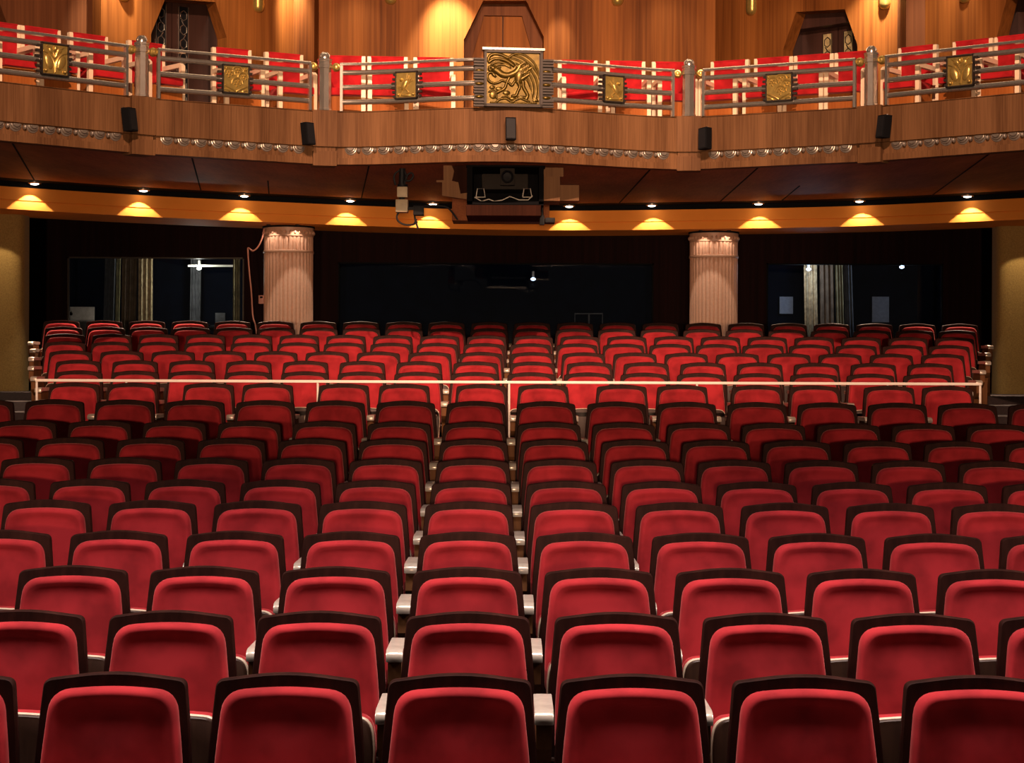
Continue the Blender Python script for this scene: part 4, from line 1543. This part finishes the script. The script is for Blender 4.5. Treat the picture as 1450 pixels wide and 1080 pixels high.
blob(b, Wl, 0.006, 0.032, 0.006, 0.012, 0.003, 0.5)
b.build('logo', M['black'], lid)
b = B()
b.box(((p0.x + p1.x) / 2, LPD + 0.13, deskz + 0.009), (p1.x - p0.x, 0.26, 0.016), 0.004)
b.build('keyboard_base', M['alu'], o)
# monitor and console silhouettes
o = thing('monitor', (wx(313), WD + 0.5, deskz), 'small dark monitor on the desk at the pillar end of the booth window', 'monitor')
b = B()
p0, p1 = P(305, 465, WD + 0.5), P(319, 443, WD + 0.5)
b.box(((p0.x + p1.x) / 2, WD + 0.5, (p0.z + p1.z) / 2), (p1.x - p0.x, 0.04, p1.z - p0.z), 0.006)
b.build('screen_case', M['curtaingrey'], o)
b = B()
b.cyl(((p0.x + p1.x) / 2, WD + 0.5, deskz), ((p0.x + p1.x) / 2, WD + 0.5, p0.z + 0.02), 0.02)
b.build('stand', M['black'], o)
o = thing('desk_lamp', (wx(285), WD + 0.75, deskz), 'dark swan-neck desk lamp on the booth desk', 'lamp')
b = B()
b.cyl((wx(280), WD + 0.6, deskz), (wx(280), WD + 0.6, deskz + 0.02), 0.08)
b.build('base', M['black'], o)
b = B()
b.tube([(wx(280), WD + 0.6, deskz), (wx(281), WD + 0.6, deskz + 0.2), (wx(286), WD + 0.6, deskz + 0.3), (wx(292), WD + 0.6, deskz + 0.25)], 0.012, 6)
b.ball((wx(293), WD + 0.6, deskz + 0.24), (0.07, 0.05, 0.05), 12)
b.build('neck', M['black'], o)
# lamps added inside the booths, standing for reflections in the window glass
def reflection_lamp(px, py, d, m, watt, col, label, bar=None):
    p = P(px, py, d)
    o = thing('reflection_lamp', p, label, 'lamp')
    b = B()
    b.ball(p, (0.036, 0.024, 0.022), 14)
    b.build('bulb', m, o)
    b = B()
    b.cyl(p + Vector((0, 0, 0.02)), (p.x, p.y, p.z + 0.12), 0.02)
    if bar:
        q0, q1 = P(bar[0], py - 4, d), P(bar[1], py - 4, d)
        b.box(((q0.x + q1.x) / 2, d + 0.03, q0.z), (q1.x - q0.x, 0.05, 0.03))
    b.build('lamp_holder', M['alu'], o)
    l = bpy.data.lights.new('reflection_bulb', 'POINT')
    l.energy = watt
    l.color = col
    l.shadow_soft_size = 0.05
    lo = bpy.data.objects.new('reflection_bulb', l)
    COL.objects.link(lo)
    lo.location = p + Vector((0, -0.12, -0.08))
reflection_lamp(282, 380, WD + 0.55, M['reflectlamp'], 22, (1, 0.92, 0.72), 'bright lamp with a bar fitting standing for a reflection in the laptop window', (266, 330))
reflection_lamp(1145, 381, WD + 0.6, M['bluereflect'], 12, (0.75, 0.85, 1.0), 'cold white lamp standing for a reflection before the tan curtain, papers window')
reflection_lamp(1277, 378, WD + 0.6, M['bluereflect'], 1.5, (0.75, 0.85, 1.0), 'small cold lamp standing for a reflection in the dark end of the papers window')
reflection_lamp(755, 395, WD + 0.8, M['bluereflect'], 0.12, (0.6, 0.75, 1.0), 'tiny blue lamp standing for a reflection in the wide dark projection window')
# pinned papers
for i, (a, c, e, f_, lab) in enumerate(((1104, 1123, 420, 444, 'pale paper pinned left of the tan curtain in the booth'), (1235, 1259, 420, 456, 'blue-grey poster pinned right of the curtains in the booth'))):
    b = B()
    pbox(b, a, c, e, f_, WD + 1.90, WD + 1.915)
    tag(b.build('pinned_paper' if i == 0 else 'pinned_poster', M['paper'], None, False), lab, 'paper')
# music stand in the projection booth
o = thing('console_stand', P(835, 470, WD + 1.0), 'faint wire stand in the wide dark booth window', 'stand')
b = B()
b.tube([P(814, 465, WD + 1), P(814, 444, WD + 1), P(853, 444, WD + 1), P(853, 465, WD + 1)], 0.012, 6)
b.tube([P(834, 444, WD + 1), Vector((P(834, 444, WD + 1).x, WD + 1, BACKFLOOR))], 0.015, 6)
b.build('wire_frame', M['curtaingrey'], o)

# cable and switch box by the pillar
d = 26.0
b = B()
b.tube([P(q.x, q.y, d) for q in curve_pts([(374, 324), (371, 338), (365, 350), (358, 355), (352, 351), (351, 356), (353, 385), (356, 415), (358, 447), (362, 462), (365, 490)])], 0.011, 7)
tag(b.build('hanging_cable', M['cable'], None), 'pink cable hanging beside the pillar next to the laptop window', 'cable')
pp = P(369, 424, 26.2)
o = thing('switch_box', pp, 'small red and white switch box on the side of the pillar', 'switch')
b = B()
pbox(b, 366, 373.5, 418, 430, 26.15, 26.25, 0.006)
b.build('case', M['cable'], o)
b = B()
pbox(b, 368, 372, 419.5, 422, 26.14, 26.15)
b.build('display', M['black'], o, False)

# wooden steps in the two side aisles behind the tenth row
for sg, px, lab in ((-1, 14, 'wooden steps in the aisle by the olive wall on the laptop side'), (1, 1438, 'wooden steps in the aisle by the olive wall on the papers side')):
    d0 = 16.0
    x = P(px, 580, d0).x + sg * 0.45
    o = thing('aisle_steps', (x, d0, ROWS[10][1]), lab, 'steps')
    for k in range(3):
        b = B()
        z = ROWS[10][1] + 0.16 * (k + 1)
        b.box((x, d0 + 0.3 * k + 0.15, (ROWS[10][1] + z) / 2), (1.1, 0.3, z - ROWS[10][1]))
        b.build('step', M['stair'], o, False)
        b = B()
        b.box((x, d0 + 0.3 * k + 0.01, z + 0.006), (1.1, 0.05, 0.012))
        b.build('nosing', M['whiterail'], o, False)
